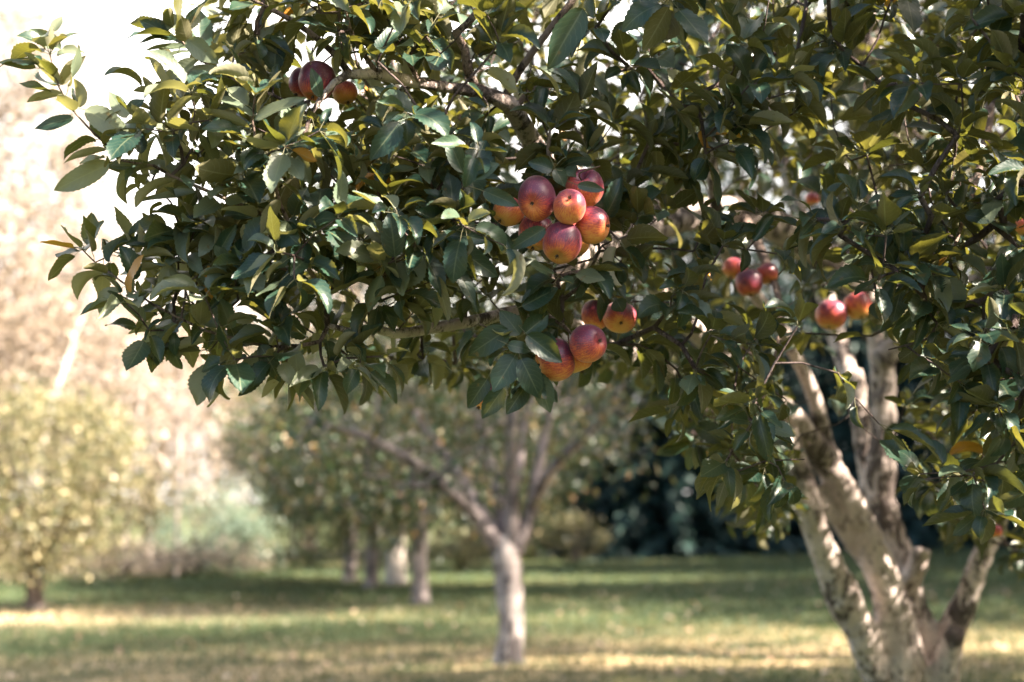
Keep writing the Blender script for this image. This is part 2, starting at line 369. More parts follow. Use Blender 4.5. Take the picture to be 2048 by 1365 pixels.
def sun_patch(x, y):  # breaks up the sunlit band painted into the blades
    q = np.sin(x * 1.9 + 1.3 * np.sin(y * 1.1)) + np.sin(y * 2.7 + 1.7 * np.sin(x * 0.9 + 1)) + 0.8 * np.sin(x * 4.3 - y * 2.1)
    return np.clip(0.45 + 0.4 * q, 0, 1)
def mk_grass():
    n = 90000
    y = 9.5 + 24 * rng.random(n) ** 1.6; x = (rng.random(n) - 0.5) * 0.86 * y + 0.3
    base = np.stack([x, y, ground(x, y)], 1)
    d = np.stack([rng.normal(0, .5, n), rng.normal(0, .5, n), np.ones(n)], 1)
    up = np.stack([rng.normal(0, 1, n), rng.normal(0, 1, n), np.zeros(n)], 1)
    mb = MB(); h = rng.uniform(0.025, 0.06, n) * (0.7 + y / 20)
    leaves(mb, base, d, up, h, h * 0.22, rng.uniform(0.2, 1.2, n), np.zeros(n), np.clip(rng.random(n) * 0.66 + 0.9 * (np.exp(-((y - 13.3) / 1.7) ** 2) * sun_patch(x, y) + np.exp(-((y - 20.5) / 1.6) ** 2 - ((x + 7) / 4.0) ** 2)) * rng.random(n), 0, 1), 3, 2)  # blades go straw coloured where the sunlit bands are painted
    m = leaf_mat('grass_blade', [(0, (0.020, 0.058, 0.023)), (0.65, (0.046, 0.078, 0.030)), (1, (0.56, 0.42, 0.25))],
                 [(0, (0.020, 0.058, 0.023)), (0.65, (0.046, 0.078, 0.030)), (1, (0.56, 0.42, 0.25))], [(0, (0.1, 0.15, 0.03)), (1, (0.45, 0.36, 0.15))], veins=False, tmix=0.25, rough=0.6)
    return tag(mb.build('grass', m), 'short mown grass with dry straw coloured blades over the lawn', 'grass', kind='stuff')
mk_grass()

def mk_sky_hill():
    pass

# ================================================================== FOREGROUND APPLE TREE
def L(rows):
    """limb rows from photo positions: (px, py, distance, width in photo px)"""
    return [(*P(a, b, d), 0.5 * wd * d / F) for a, b, d, wd in rows]

base = P(1825, 1700, 6.0); base[2] = ground(base[0], base[1])
tree = thing('apple_tree', 'large spreading apple tree with pale flaking many-limbed trunk at the right, laden with fruit', 'tree', tuple(base))

def remeshed(name, tubes_, mat, root, vox=0.012):
    mb = MB()
    for rows, lump in tubes_:
        q = smooth_line(rows, 0.05); tube(mb, q[:, :3], q[:, 3], 20, lump)
        # closed ends
    o = mb.build(name, mat, root)
    me = o.data
    import bmesh
    bm = bmesh.new(); bm.from_mesh(me)
    bmesh.ops.holes_fill(bm, edges=[e for e in bm.edges if e.is_boundary], sides=0); bm.to_mesh(me); bm.free()
    r = o.modifiers.new('r', 'REMESH'); r.mode = 'VOXEL'; r.voxel_size = vox; r.use_smooth_shade = True
    s_ = o.modifiers.new('s', 'SMOOTH'); s_.factor = 0.7; s_.iterations = 4
    for sc, st in ((0.13, 0.030), (0.03, 0.018)):
        tx = bpy.data.textures.new('bark_lumps', 'CLOUDS'); tx.noise_scale = sc; tx.noise_depth = 3
        dm = o.modifiers.new('d', 'DISPLACE'); dm.texture = tx; dm.strength = st; dm.mid_level = 0.5; dm.texture_coords = 'LOCAL'
    return o
TR = [
    (L([(1830, 1760, 6.0, 280), (1826, 1640, 6.0, 205), (1824, 1500, 6.0, 175), (1824, 1400, 6.0, 162), (1822, 1320, 6.0, 122)]), 0.14),
    (L([(1800, 1480, 5.92, 80), (1768, 1380, 5.86, 66), (1732, 1290, 5.80, 66), (1694, 1206, 5.74, 68), (1645, 1103, 5.66, 59), (1613, 1000, 5.6, 50), (1592, 910, 5.55, 45), (1573, 850, 5.5, 40)]), 0.08),
    (L([(1800, 1440, 5.95, 96), (1798, 1340, 5.88, 96), (1786, 1230, 5.84, 78), (1754, 1120, 5.8, 60), (1700, 1005, 5.78, 54), (1643, 915, 5.75, 58), (1608, 865, 5.7, 50), (1585, 830, 5.65, 42)]), 0.09),
    (L([(1845, 1430, 6.05, 104), (1838, 1300, 6.03, 92), (1814, 1200, 6.03, 70), (1790, 1090, 6.05, 60), (1764, 1000, 6.05, 58), (1762, 915, 6.05, 56), (1767, 820, 6.08, 50), (1760, 700, 6.1, 46), (1752, 580, 6.1, 44), (1750, 450, 6.1, 44)]), 0.09),
    (L([(1850, 1460, 6.0, 100), (1880, 1350, 6.0, 68), (1904, 1260, 5.97, 54), (1928, 1206, 5.93, 50), (1967, 1105, 5.88, 40), (1992, 1045, 5.8, 36)]), 0.07),
    (L([(1870, 1420, 5.9, 80), (1893, 1340, 5.85, 56), (1904, 1290, 5.8, 50), (1912, 1262, 5.76, 42)]), 0.18),
    (L([(1790, 1150, 6.1, 42), (1760, 1060, 6.15, 42), (1733, 950, 6.2, 38), (1720, 840, 6.25, 38), (1710, 740, 6.3, 32)]), 0.06),
    (L([(1810, 1180, 5.96, 50), (1836, 1130, 5.92, 38), (1844, 1095, 5.9, 28)]), 0.22),
    (L([(1728, 1120, 5.84, 34), (1690, 1065, 5.8, 34), (1640, 1000, 5.76, 32), (1588, 935, 5.72, 30)]), 0.06),
]
trunk = remeshed('trunk', [(np.array(r) - np.array([*base, 0]), l) for r, l in TR], M_bark, tree)

T = Tree(0.06)
LIM = [
    # low limb running left under the fruit
    [(1585, 890, 5.55, 44), (1485, 858, 5.1, 46), (1410, 800, 4.8, 42), (1330, 742, 4.4, 40), (1240, 700, 4.0, 38), (1150, 655, 3.7, 32), (1060, 622, 3.45, 27), (960, 640, 3.25, 25), (870, 656, 3.15, 23), (790, 668, 3.07, 20), (742, 655, 3.02, 16), (700, 662, 2.98, 13), (655, 652, 2.95, 11)],
    # grey limb up from the second stem
    [(1650, 900, 5.74, 40), (1638, 830, 5.65, 32), (1618, 770, 5.6, 28), (1590, 710, 5.5, 28), (1560, 655, 5.3, 28), (1510, 590, 5.0, 26), (1460, 520, 4.7, 30), (1430, 400, 4.4, 24), (1420, 250, 4.2, 18), (1400, 60, 4.0, 14), (1380, -150, 3.9, 9)],
    # big limb behind the fruit
    [(1752, 600, 6.1, 52), (1600, 480, 5.5, 66), (1480, 425, 5.0, 62), (1370, 435, 4.6, 58), (1270, 475, 4.2, 52), (1180, 510, 3.9, 44), (1125, 545, 3.7, 34), (1092, 590, 3.5, 24), (1055, 640, 3.4, 16)],
    [(1655, 920, 5.75, 56), (1540, 790, 5.4, 52), (1440, 700, 5.1, 48), (1370, 640, 4.8, 46), (1300, 560, 4.5, 36), (1250, 480, 4.3, 24)],
    # centre leader
    [(1750, 470, 6.1, 48), (1755, 300, 6.1, 48), (1745, 150, 6.1, 44), (1735, 0, 6.1, 40), (1720, -200, 6.1, 38), (1700, -500, 6, 25)],
    # right side limbs
    [(1985, 1060, 5.8, 42), (2090, 800, 5.6, 38), (2200, 500, 5.4, 36), (2350, 100, 5.2, 24)],
    [(1765, 720, 6.05, 48), (1830, 650, 6, 50), (1920, 590, 5.9, 52), (2048, 510, 5.7, 46), (2200, 400, 5.5, 36), (2450, 200, 5.3, 26), (2700, 0, 5.0, 14)],
    [(1700, 760, 6.3, 42), (1640, 560, 6.7, 36), (1560, 300, 7.0, 30), (1480, 0, 7.2, 22), (1400, -300, 7.3, 12)],
    [(1750, 350, 6.1, 50), (1850, 200, 5.6, 42), (1960, 60, 5.0, 34), (2100, -150, 4.4, 24), (2300, -450, 3.9, 14)],
    [(1745, 150, 6.1, 44), (1650, -50, 5.5, 36), (1500, -300, 4.8, 26), (1300, -600, 4.2, 16), (1100, -900, 3.9, 9)],
    [(1720, -200, 6.1, 34), (1500, -500, 6.6, 24), (1200, -700, 7, 14)],
    # hanging branches at the right and before the stems
    [(2200, 420, 5.5, 30), (2130, 520, 4.9, 26), (2070, 640, 4.3, 20), (2020, 790, 3.9, 14), (1995, 930, 3.7, 9)],
    [(2070, 640, 4.3, 18), (1990, 640, 3.7, 13), (1966, 700, 3.45, 9), (1970, 790, 3.4, 7), (1975, 880, 3.4, 6), (1950, 960, 3.4, 4)],
    [(1960, 60, 5.0, 26), (1980, 200, 4.2, 20), (1960, 330, 3.6, 14), (1930, 430, 3.2, 9), (1900, 520, 3.05, 5)],
    [(1480, 425, 5.0, 24), (1530, 520, 4.5, 18), (1560, 620, 4.0, 12), (1545, 740, 3.8, 8), (1500, 860, 3.8, 6), (1480, 960, 3.9, 4)],
    # upper limb over the fruit and its forks
    [(1370, 435, 4.6, 46), (1250, 405, 4.2, 44), (1150, 355, 3.8, 44), (1080, 305, 3.45, 42), (1047, 255, 3.3, 40), (1018, 208, 3.2, 38), (985, 192, 3.17, 30), (930, 180, 3.13, 24), (870, 172, 3.1, 23), (800, 158, 3.05, 24), (745, 148, 3.02, 22), (695, 150, 3.0, 18), (668, 166, 2.98, 14), (642, 196, 2.97, 11), (620, 232, 2.96, 8)],
    [(985, 192, 3.17, 22), (950, 172, 3.15, 20), (935, 140, 3.12, 19), (930, 100, 3.1, 18), (912, 66, 3.08, 17), (935, 48, 3.06, 15), (965, 12, 3.04, 14), (1010, -70, 3.02, 10), (1080, -250, 3.0, 6)],
    [(1008, 200, 3.2, 18), (1040, 140, 3.15, 15), (1100, 58, 3.1, 14), (1165, -25, 3.1, 12), (1260, -170, 3.1, 7)],
    [(1030, 220, 3.22, 14), (1065, 178, 3.2, 12), (1110, 165, 3.18, 10), (1200, 152, 3.15, 8), (1290, 130, 3.15, 5)],
    [(755, 148, 3.02, 12), (728, 110, 3.0, 10), (700, 60, 2.98, 8), (690, -20, 2.96, 6), (700, -120, 2.95, 4)],
    [(700, 148, 3.0, 14), (668, 108, 3.0, 13), (620, 66, 2.99, 12), (560, 28, 2.98, 10), (496, -5, 2.97, 7), (440, -60, 2.96, 4)],
    [(838, 162, 3.06, 10), (815, 122, 3.04, 8), (790, 92, 3.03, 7), (760, 40, 3.02, 5), (750, -60, 3.0, 4)],
    # deeper limb seen through the gap
    [(1150, 355, 3.8, 26), (1040, 310, 4.1, 20), (940, 285, 4.3, 18), (850, 265, 4.45, 17), (822, 318, 4.5, 16), (765, 392, 4.55, 13), (720, 450, 4.6, 8)],
    [(850, 265, 4.45, 12), (800, 240, 4.5, 9), (730, 200, 4.6, 6)],
    # thin branch above the bunch
    [(1150, 355, 3.8, 12), (1120, 340, 3.3, 10), (1101, 335, 2.98, 10), (1096, 300, 2.96, 8), (1100, 260, 2.95, 5)],
    [(1125, 545, 3.7, 18), (1096, 570, 3.4, 17), (1100, 530, 3.2, 15), (1110, 470, 3.05, 12), (1115, 430, 3.0, 9), (1108, 350, 2.98, 7)],
    [(1055, 640, 3.4, 14), (1048, 660, 3.1, 9), (1044, 690, 2.97, 9), (1040, 720, 2.95, 7), (1046, 760, 2.94, 4)],
    [(1060, 622, 3.45, 12), (1090, 630, 3.2, 9), (1125, 650, 3.02, 8), (1140, 665, 2.98, 6)],
    # left shoots
    [(575, 467, 2.9, 9), (547, 441, 2.9, 9), (479, 410, 2.88, 8), (393, 373, 2.87, 7), (342, 352, 2.86, 6), (308, 332, 2.86, 6), (240, 321, 2.85, 4), (212, 290, 2.85, 4), (178, 257, 2.84, 4), (140, 215, 2.84, 3.5), (118, 175, 2.83, 3), (100, 110, 2.83, 2.5)],
    [(655, 652, 2.95, 11), (652, 600, 2.93, 10), (616, 536, 2.9, 9), (595, 485, 2.88, 8), (582, 455, 2.87, 8), (561, 410, 2.85, 7), (547, 362, 2.83, 7), (513, 290, 2.8, 6), (504, 240, 2.79, 5), (510, 195, 2.78, 4)],
    [(652, 600, 2.94, 8), (602, 553, 2.96, 7), (547, 532, 2.97, 6), (492, 512, 2.98, 5), (420, 480, 3.0, 4), (380, 470, 3.0, 3)],
    [(655, 655, 2.95, 10), (640, 684, 2.95, 10), (600, 692, 2.94, 8), (533, 693, 2.93, 7), (445, 672, 2.92, 6), (403, 659, 2.91, 6), (362, 638, 2.9, 5), (308, 611, 2.9, 5), (274, 587, 2.89, 4), (225, 550, 2.88, 3.5), (190, 525, 2.88, 3), (165, 500, 2.88, 2.5)],
    [(620, 232, 2.96, 7), (547, 191, 2.93, 7), (499, 174, 2.92, 6), (445, 147, 2.9, 5.5), (397, 118, 2.89, 5), (369, 89, 2.88, 4), (350, 65, 2.87, 3)],
    [(652, 600, 2.94, 8), (690, 540, 3.1, 7), (720, 470, 3.2, 6), (700, 400, 3.2, 5), (660, 350, 3.2, 4)],
    [(742, 655, 3.02, 12), (742, 600, 3.0, 10), (770, 550, 2.95, 8), (788, 515, 2.9, 6)],
    [(870, 656, 3.15, 12), (880, 600, 3.1, 9), (900, 530, 3.05, 8), (888, 475, 2.98, 6), (915, 400, 2.95, 5), (930, 350, 2.93, 4)],
]
for rows in LIM: T.limb(L(rows))

# apples: px, py, distance, width px, height px, calyx direction (screen right, screen up, towards camera), colour amount
APPLES = [
    ('largest oval purple apple of the central bunch, with a bright sun spot', 1073, 398, 2.86, 76, 90, (-0.26, -0.30, 0.92), 0.95),
    ('small round apple at the front of the central bunch showing its blossom end', 1139, 413, 2.83, 66, 70, (-0.03, 0.42, 0.9), 0.55),
    ('red and orange apple at the back top right of the central bunch', 1170, 378, 2.93, 76, 78, (0.3, -0.75, -0.6), 0.6),
    ('pinkish orange apple at the right edge of the central bunch', 1186, 451, 2.87, 70, 76, (0.85, -0.05, 0.35), 0.5),
    ('striped red apple lowest in the central bunch with orange base', 1124, 487, 2.85, 78, 84, (-0.3, -0.72, 0.62), 0.72),
    ('orange apple at the far left of the central bunch behind a leaf', 1017, 424, 2.95, 64, 60, (-0.6, -0.7, 0.3), 0.2),
    ('purple and orange apple tucked behind the leaf below the largest oval apple', 1072, 466, 2.93, 72, 74, (-0.2, -0.9, 0.2), 0.6),
    ('orange apple wedged behind the lowest apple of the central bunch', 1148, 478, 2.95, 70, 76, (0.1, -0.95, 0.1), 0.15),
    ('dark purple apple with a sunlit blossom end at the right of the lower bunch', 1177, 687, 2.9, 74, 76, (0.62, 0.16, 0.76), 0.85),
    ('big red orange apple lying sideways at the bottom of the lower bunch', 1110, 721, 2.94, 82, 86, (-0.95, -0.25, 0.2), 0.62),
    ('plain orange apple half hidden behind the lower bunch', 1152, 717, 3.02, 68, 62, (0.4, -0.9, 0.0), 0.3),
    ('orange apple with dark blossom end just above the lower bunch', 1240, 636, 3.35, 68, 64, (0.0, -0.35, 0.93), 0.5),
    ('red apple half behind a leaf next to the orange one above the lower bunch', 1192, 630, 3.42, 58, 62, (-0.2, -0.8, 0.3), 0.7),
    ('lone apple hanging lowest behind dark leaves left of the lower bunch', 970, 792, 3.1, 54, 62, (-0.5, -0.8, 0.2), 0.5),
    ('purple apple with sunlit top beside the bent grey branch at upper left', 634, 163, 3.02, 74, 82, (-0.2, -0.9, 0.3), 0.95),
    ('bluish purple apple mostly hidden at the far upper left of the fruit', 603, 166, 3.1, 52, 60, (-0.4, -0.8, 0.1), 1.0),
    ('orange apple under the bent grey branch at upper left', 690, 186, 3.14, 50, 48, (0.3, -0.9, 0.2), 0.1),
    ('deep red apple lowest of the shaded trio left of the centre stem', 1498, 566, 4.2, 56, 58, (0.1, -0.95, 0.2), 0.9),
    ('orange apple left in the shaded trio left of the centre stem', 1470, 538, 4.25, 50, 44, (-0.4, -0.8, 0.2), 0.45),
    ('orange red apple right in the shaded trio left of the centre stem', 1534, 548, 4.25, 46, 44, (0.5, -0.8, 0.2), 0.5),
    ('red apple with orange base hanging in front of the centre stem', 1662, 630, 4.3, 62, 62, (-0.2, -0.9, 0.3), 0.6),
    ('orange apple touching the red one in front of the centre stem', 1716, 612, 4.32, 56, 58, (0.2, -0.9, 0.3), 0.35),
    ('small apple with a sunlit cheek high in the shaded foliage right of centre', 1625, 398, 4.8, 28, 27, (0.1, -0.9, 0.2), 0.5),
    ('orange apple cut by the right edge of the picture', 2044, 455, 4.0, 36, 36, (0.1, -0.9, 0.2), 0.2),
    ('small orange apple low at the right beside the slanting limb', 1992, 1062, 4.9, 26, 28, (0.1, -0.9, 0.2), 0.4),
]
def cam_dir(v):
    return unit(RC @ np.array([v[0], -v[2], v[1]]))
APC = [(P(a[1], a[2], a[3]), 0.5 * max(a[4], a[5]) * a[3] / F) for a in APPLES]

# ---- where the crown's leaf clusters stand
def inside_mask(px, py, d, inset=0.055):
    """the crown's outline in front view, for points inside the frame"""
    ins = inset * F / d
    lx = np.interp(py, [-200, 0, 50, 100, 200, 280, 350, 430, 500, 560, 620, 680, 760], [420, 400, 380, 440, 430, 390, 400, 440, 360, 290, 330, 420, 560])
    by = np.interp(px, [230, 300, 400, 500, 600, 700, 800, 900, 960, 1080, 1150, 1250, 1330, 1400, 1440, 1500, 1560, 1600, 1660, 1800, 1850, 1950, 2100],
                   [600, 665, 720, 765, 795, 795, 780, 770, 790, 790, 740, 770, 840, 930, 1000, 1080, 1100, 1000, 940, 960, 1080, 1130, 1150])
    dm = np.interp(px, [300, 600, 900, 1200, 1500], [3.3, 3.9, 5.0, 6.5, 8.6])
    return (px > lx + ins * 0.5) & (py < by - ins) & (d < dm) & (d > 2.68)
def in_frame(px, py, d, mg=120):
    return (d > 0) & (px > -mg) & (px < 2048 + mg) & (py > -mg) & (py < 1365 + mg)

tg = []
def add_front(n, d0, d1, xr=(280, 2150), yr=(-120, 1150), keep=None):
    c = 0
    while c < n:
        px, py, d = rng.uniform(*xr), rng.uniform(*yr), rng.uniform(d0, d1)
        if not inside_mask(px, py, d): continue
        if keep is not None and not keep(px, py, d): continue
        tg.append(P(px, py, d)); c += 1
def open_stem(px, py, d):
    # the pale stems stay mostly uncovered
    if 1560 < px < 1840 and py > 640: return rng.random() < 0.18
    if px > 1840 and py > 800: return rng.random() < 0.5
    return True
add_front(440, 2.72, 3.3, keep=open_stem)
add_front(330, 3.3, 4.3, xr=(420, 2150), keep=open_stem)
add_front(420, 4.3, 5.8, xr=(700, 2150), keep=open_stem)
add_front(330, 5.8, 8.4, xr=(1050, 2150), yr=(-120, 800), keep=lambda a, b, c: b < 620 or a < 1500)
add_front(70, 4.6, 5.9, xr=(1290, 1570), yr=(700, 1060))
add_front(40, 4.4, 5.6, xr=(1840, 2100), yr=(800, 1120))
add_front(80, 2.8, 3.5, xr=(420, 950), yr=(-60, 480))
add_front(170, 5.0, 8.2, xr=(1150, 2150), yr=(-120, 380))
for a_, b_ in [(305, 268), (335, 235), (362, 205), (345, 300), (318, 372), (390, 300), (222, 522), (272, 520), (322, 540), (352, 505), (245, 592), (305, 640), (382, 560), (330, 600),
               (338, 155), (385, 195), (350, 255), (425, 240), (420, 330), (440, 280), (400, 440), (360, 465), (420, 520), (350, 650), (420, 700), (480, 730), (560, 745), (640, 740), (720, 740)]:
    tg.append(P(a_ + rng.normal(0, 10), b_ + rng.normal(0, 10), rng.uniform(2.8, 3.05)))
n_front = len(tg)
# the rest of the crown, above and to the right of the picture; thin places in it let the sun reach the left branches
SUNGAPS = [(np.array(a), r) for a, r in (([-1.0, 2.9, 2.15], 1.1), ([-0.8, 2.9, 2.7], 0.9), ([-0.4, 2.9, 2.3], 0.5), ([-0.4, 2.9, 1.9], 0.5), ([0.95, 3.0, 2.3], 0.16), ([1.1, 3.3, 1.8], 0.12))]
cen = np.array([2.5, 4.9, 3.4]); rad3 = np.array([4.7, 3.9, 2.6])
c = 0
while c < 2500:
    q = rng.uniform(-1, 1, 3)
    if (q ** 2).sum() > 1 or (q ** 2).sum() < 0.12: continue
    x = cen + q * rad3
    if x[2] < 1.7: continue
    px, py, d = proj(x); px, py, d = px[0], py[0], d[0]
    if in_frame(px, py, d, 150): continue
    if d < 1.2 and abs(x[0]) < 1.6: continue
    if px < 500 and d > 0 and x[2] < 3.2: continue
    if x[0] < 1.5 and x[1] < 2.5: continue
    if x[0] < 1.0 and rng.random() < 0.4: continue
    gap = False
    for l0, rr_ in SUNGAPS:
        v_ = x - l0; t__ = v_ @ S
        if t__ > 0.6 and np.linalg.norm(v_ - t__ * S) < rr_: gap = True
    if gap and rng.random() < 0.93: continue
    tg.append(x); c += 1
c = 0
while c < 420:  # extra unseen clusters at the right, added to shade the trunk
    x = np.array([rng.uniform(2.6, 6.6), rng.uniform(2.4, 7.0), rng.uniform(1.9, 4.6)]); px, py, d = proj(x)
    if in_frame(px[0], py[0], d[0], 150) or any(((x - l0) - ((x - l0) @ S) * S) @ ((x - l0) - ((x - l0) @ S) * S) < rr_ ** 2 for l0, rr_ in SUNGAPS): continue
    tg.append(x); c += 1
for l0 in ([0.12, 2.86, 2.12], [0.16, 2.9, 1.82], [0.25, 2.9, 2.3]):  # unseen leaf clusters added up the sun ray to shade the fruit
    c = 0
    while c < 34:
        x = np.array(l0) + S * rng.uniform(0.9, 2.6) + rng.normal(0, 0.13, 3); px, py, d = proj(x)
        if in_frame(px[0], py[0], d[0], 130): continue
        tg.append(x); c += 1
tg = np.array(tg)
T.grow(tg, maxlen=2.2)
def crosses(q):
    """does a twig pass in front of the fruit"""
    x, y, dd = proj(q)
    for a in APPLES:
        if np.any(((x - a[1]) ** 2 + (y - a[2]) ** 2 < (0.5 * max(a[4], a[5]) + 3) ** 2) & (dd < a[3] + 0.05)): return True
    return False
dead = set(); kept = []
for p_ in T.paths:
    q = T.pos[p_]; q = np.concatenate([q, (q[1:] + q[:-1]) / 2])
    if p_[0] in dead or crosses(q): dead.update(p_[1:])
    else: kept.append(p_)
T.paths = paths = kept

# ---- leaves on the twigs
def rosette_leaves(tr, paths, per=(5, 9), shoot=4, size=(0.042, 0.102)):
    B, D, U, LL, PT = [], [], [], [], []
    for p_ in paths:
        tip = tr.pos[p_[-1]]; ax = unit(tip - tr.pos[p_[-2]])
        ref = unit(np.cross(ax, [0.21, 0.4, 0.9])); ref2 = np.cross(ax, ref)
        n = rng.integers(*per); a0 = rng.uniform(0, 6.28)
        spots = [(tip, a0 + k * 2.4, rng.uniform(0.3, 0.9)) for k in range(n)]
        for k in range(shoot):
            if len(p_) > k + 2:
                spots.append((tr.pos[p_[-2 - k]] * rng.uniform(.4, 1) + tr.pos[p_[-1 - k]] * 0 + 0, a0 + 9 + k * 2.4, 1.0)) if False else spots.append((tr.pos[p_[-2 - k]], a0 + 9 + k * 2.4, rng.uniform(0.7, 1.2)))
        for o, a, spread in spots:
            rd = math.cos(a) * ref + math.sin(a) * ref2
            dr = unit(ax * rng.uniform(0.15, 0.7) + rd * spread + np.array([0, 0, rng.uniform(-0.38, 0.2)]))
            lt = unit(np.array([rng.normal(0.15, 0.4), rng.normal(-0.35, 0.4), 1.0]))
            pt = rng.uniform(0.012, 0.028)
            B.append(o + dr * pt); D.append(dr); U.append(unit(lt + 0.35 * ax)); PT.append(o); LL.append(rng.uniform(*size))
    return [np.array(q) for q in (B, D, U, LL, PT)]
B, D, U, LL, PT = rosette_leaves(T, paths)
# shoots along the hand-laid left branches and small limbs
extra = [[], [], [], [], []]
for k, idx in enumerate(T.limbs):
    q = np.array([T.p[i] for i in idx]); rr = np.array([T.r[i] for i in idx])
    small = [i for i in range(len(q)) if rr[i] < 0.0055]
    if not small: continue
    a = rng.uniform(0, 6)
    for i in small:
        for rep in range(2 if i < len(q) - 1 else 6):
            j = min(i, len(q) - 2); ax = unit(q[j + 1] - q[j]); o = q[j] + (q[j + 1] - q[j]) * rng.random() if i < len(q) - 1 else q[-1]
            ref = unit(np.cross(ax, [0.1, 0.5, 0.8])); ref2 = np.cross(ax, ref); a += 2.4
            rd = math.cos(a) * ref + math.sin(a) * ref2
            dr = unit(ax * rng.uniform(0.2, 0.8) + rd * rng.uniform(.6, 1.0) + np.array([0, 0, rng.uniform(-.25, .2)]))
            pt = rng.uniform(0.012, 0.026)
            extra[0].append(o + dr * pt); extra[1].append(dr); extra[2].append(unit(np.array([rng.normal(0, .4), rng.normal(-.5, .35), 1.0]))); extra[3].append(rng.uniform(0.055, 0.095)); extra[4].append(o)
B, D, U, LL, PT = [np.concatenate([a_, np.array(b_)]) for a_, b_ in zip((B, D, U, LL, PT), extra)]
# keep the fruit and the bare limbs clear, keep the outline
px, py, d = proj(B + D * (LL * 0.55)[:, None])
keep = np.ones(len(B), bool)
CLEAR = [(a[1], a[2], 0.5 * max(a[4], a[5]), a[3]) for a in APPLES]
CLEAR += [(x, y, 16, dd) for x, y, dd in [(700, 152, 3.0), (725, 150, 3.0), (760, 150, 3.02), (790, 156, 3.04), (830, 165, 3.06), (870, 172, 3.08), (900, 176, 3.1), (650, 185, 2.97),
          (1040, 235, 3.25), (1020, 205, 3.2), (990, 190, 3.2), (1050, 265, 3.3), (930, 110, 3.1), (932, 140, 3.1), (915, 65, 3.05), (950, 35, 3.05), (1040, 140, 3.15), (1070, 100, 3.1), (1095, 65, 3.1),
          (1240, 485, 4.1), (1280, 470, 4.2), (1320, 455, 4.3), (1360, 440, 4.5), (1205, 500, 4.0), (1170, 515, 3.9), (850, 658, 3.1), (900, 652, 3.15), (950, 642, 3.2), (1000, 630, 3.3), (810, 665, 3.05)]]
CLEAR += [(x, y, 34, dd) for x, y, dd in [(1745, 700, 6), (1750, 760, 6), (1755, 830, 6), (1640, 880, 5.7), (1680, 960, 5.7), (1720, 1040, 5.7), (1600, 730, 5.5), (1625, 800, 5.5), (1765, 940, 6), (1620, 950, 5.6), (1785, 1040, 6)]]
for frac, ext in ((0.1, 2), (0.55, 6), (0.95, 2)):
    qx, qy, qd = proj(B + D * (LL * frac)[:, None])
    for cx_, cy_, r_, dd in CLEAR:
        hit = ((qx - cx_) ** 2 + (qy - cy_) ** 2 < (r_ + ext) ** 2) & (qd < dd + 0.03) & (qd > 0)
        keep &= ~hit
for cpos, cr in APC:                                    # nothing may pass through an apple
    for frac in (0, 0.5, 1.0):
        keep &= (((B + D * (LL * frac)[:, None]) - cpos) ** 2).sum(1) > (cr * 1.02) ** 2
fr = in_frame(px, py, d, 100)
keep &= ~(fr & (d < 2.45))
keep &= ~((d > 0) & (d < 2.2) & (np.abs(px - 1024) < 1500) & (py > -500))
B, D, U, LL, PT = [a_[keep] for a_ in (B, D, U, LL, PT)]
px, py, d = proj(B)
near = in_frame(px, py, d, 150) & (d < 3.9)
RN = rng.random(len(B)) * 0.78
pale_ = (rng.random(len(B)) < np.interp(px, [300, 700, 1100], [0.5, 0.3, 0.07])) & in_frame(px, py, d, 100)  # more pale leaves leftwards: some felted young ones, mostly sunlight put into the colour
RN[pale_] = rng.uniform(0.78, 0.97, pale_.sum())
odd_ = rng.random(len(B)) < 0.006; RN[odd_] = 0.998
W_ = LL * rng.uniform(0.44, 0.68, len(B))
def emit(mb, s, rows, cols, serr, pet=True):
    leaves(mb, B[s], D[s], U[s], LL[s], W_[s], rng.uniform(-0.35, 1.6, s.sum()), rng.uniform(0.05, 0.95, s.sum()), RN[s], rows, cols, serr, PT[s] if pet else None, 0.55, 0.026, 0.13)
lm = MB()
emit(lm, near, 21, 5, 0.075); emit(lm, ~near & in_frame(px, py, d, 150), 8, 3, 0); emit(lm, ~in_frame(px, py, d, 150), 5, 3, 0, False)

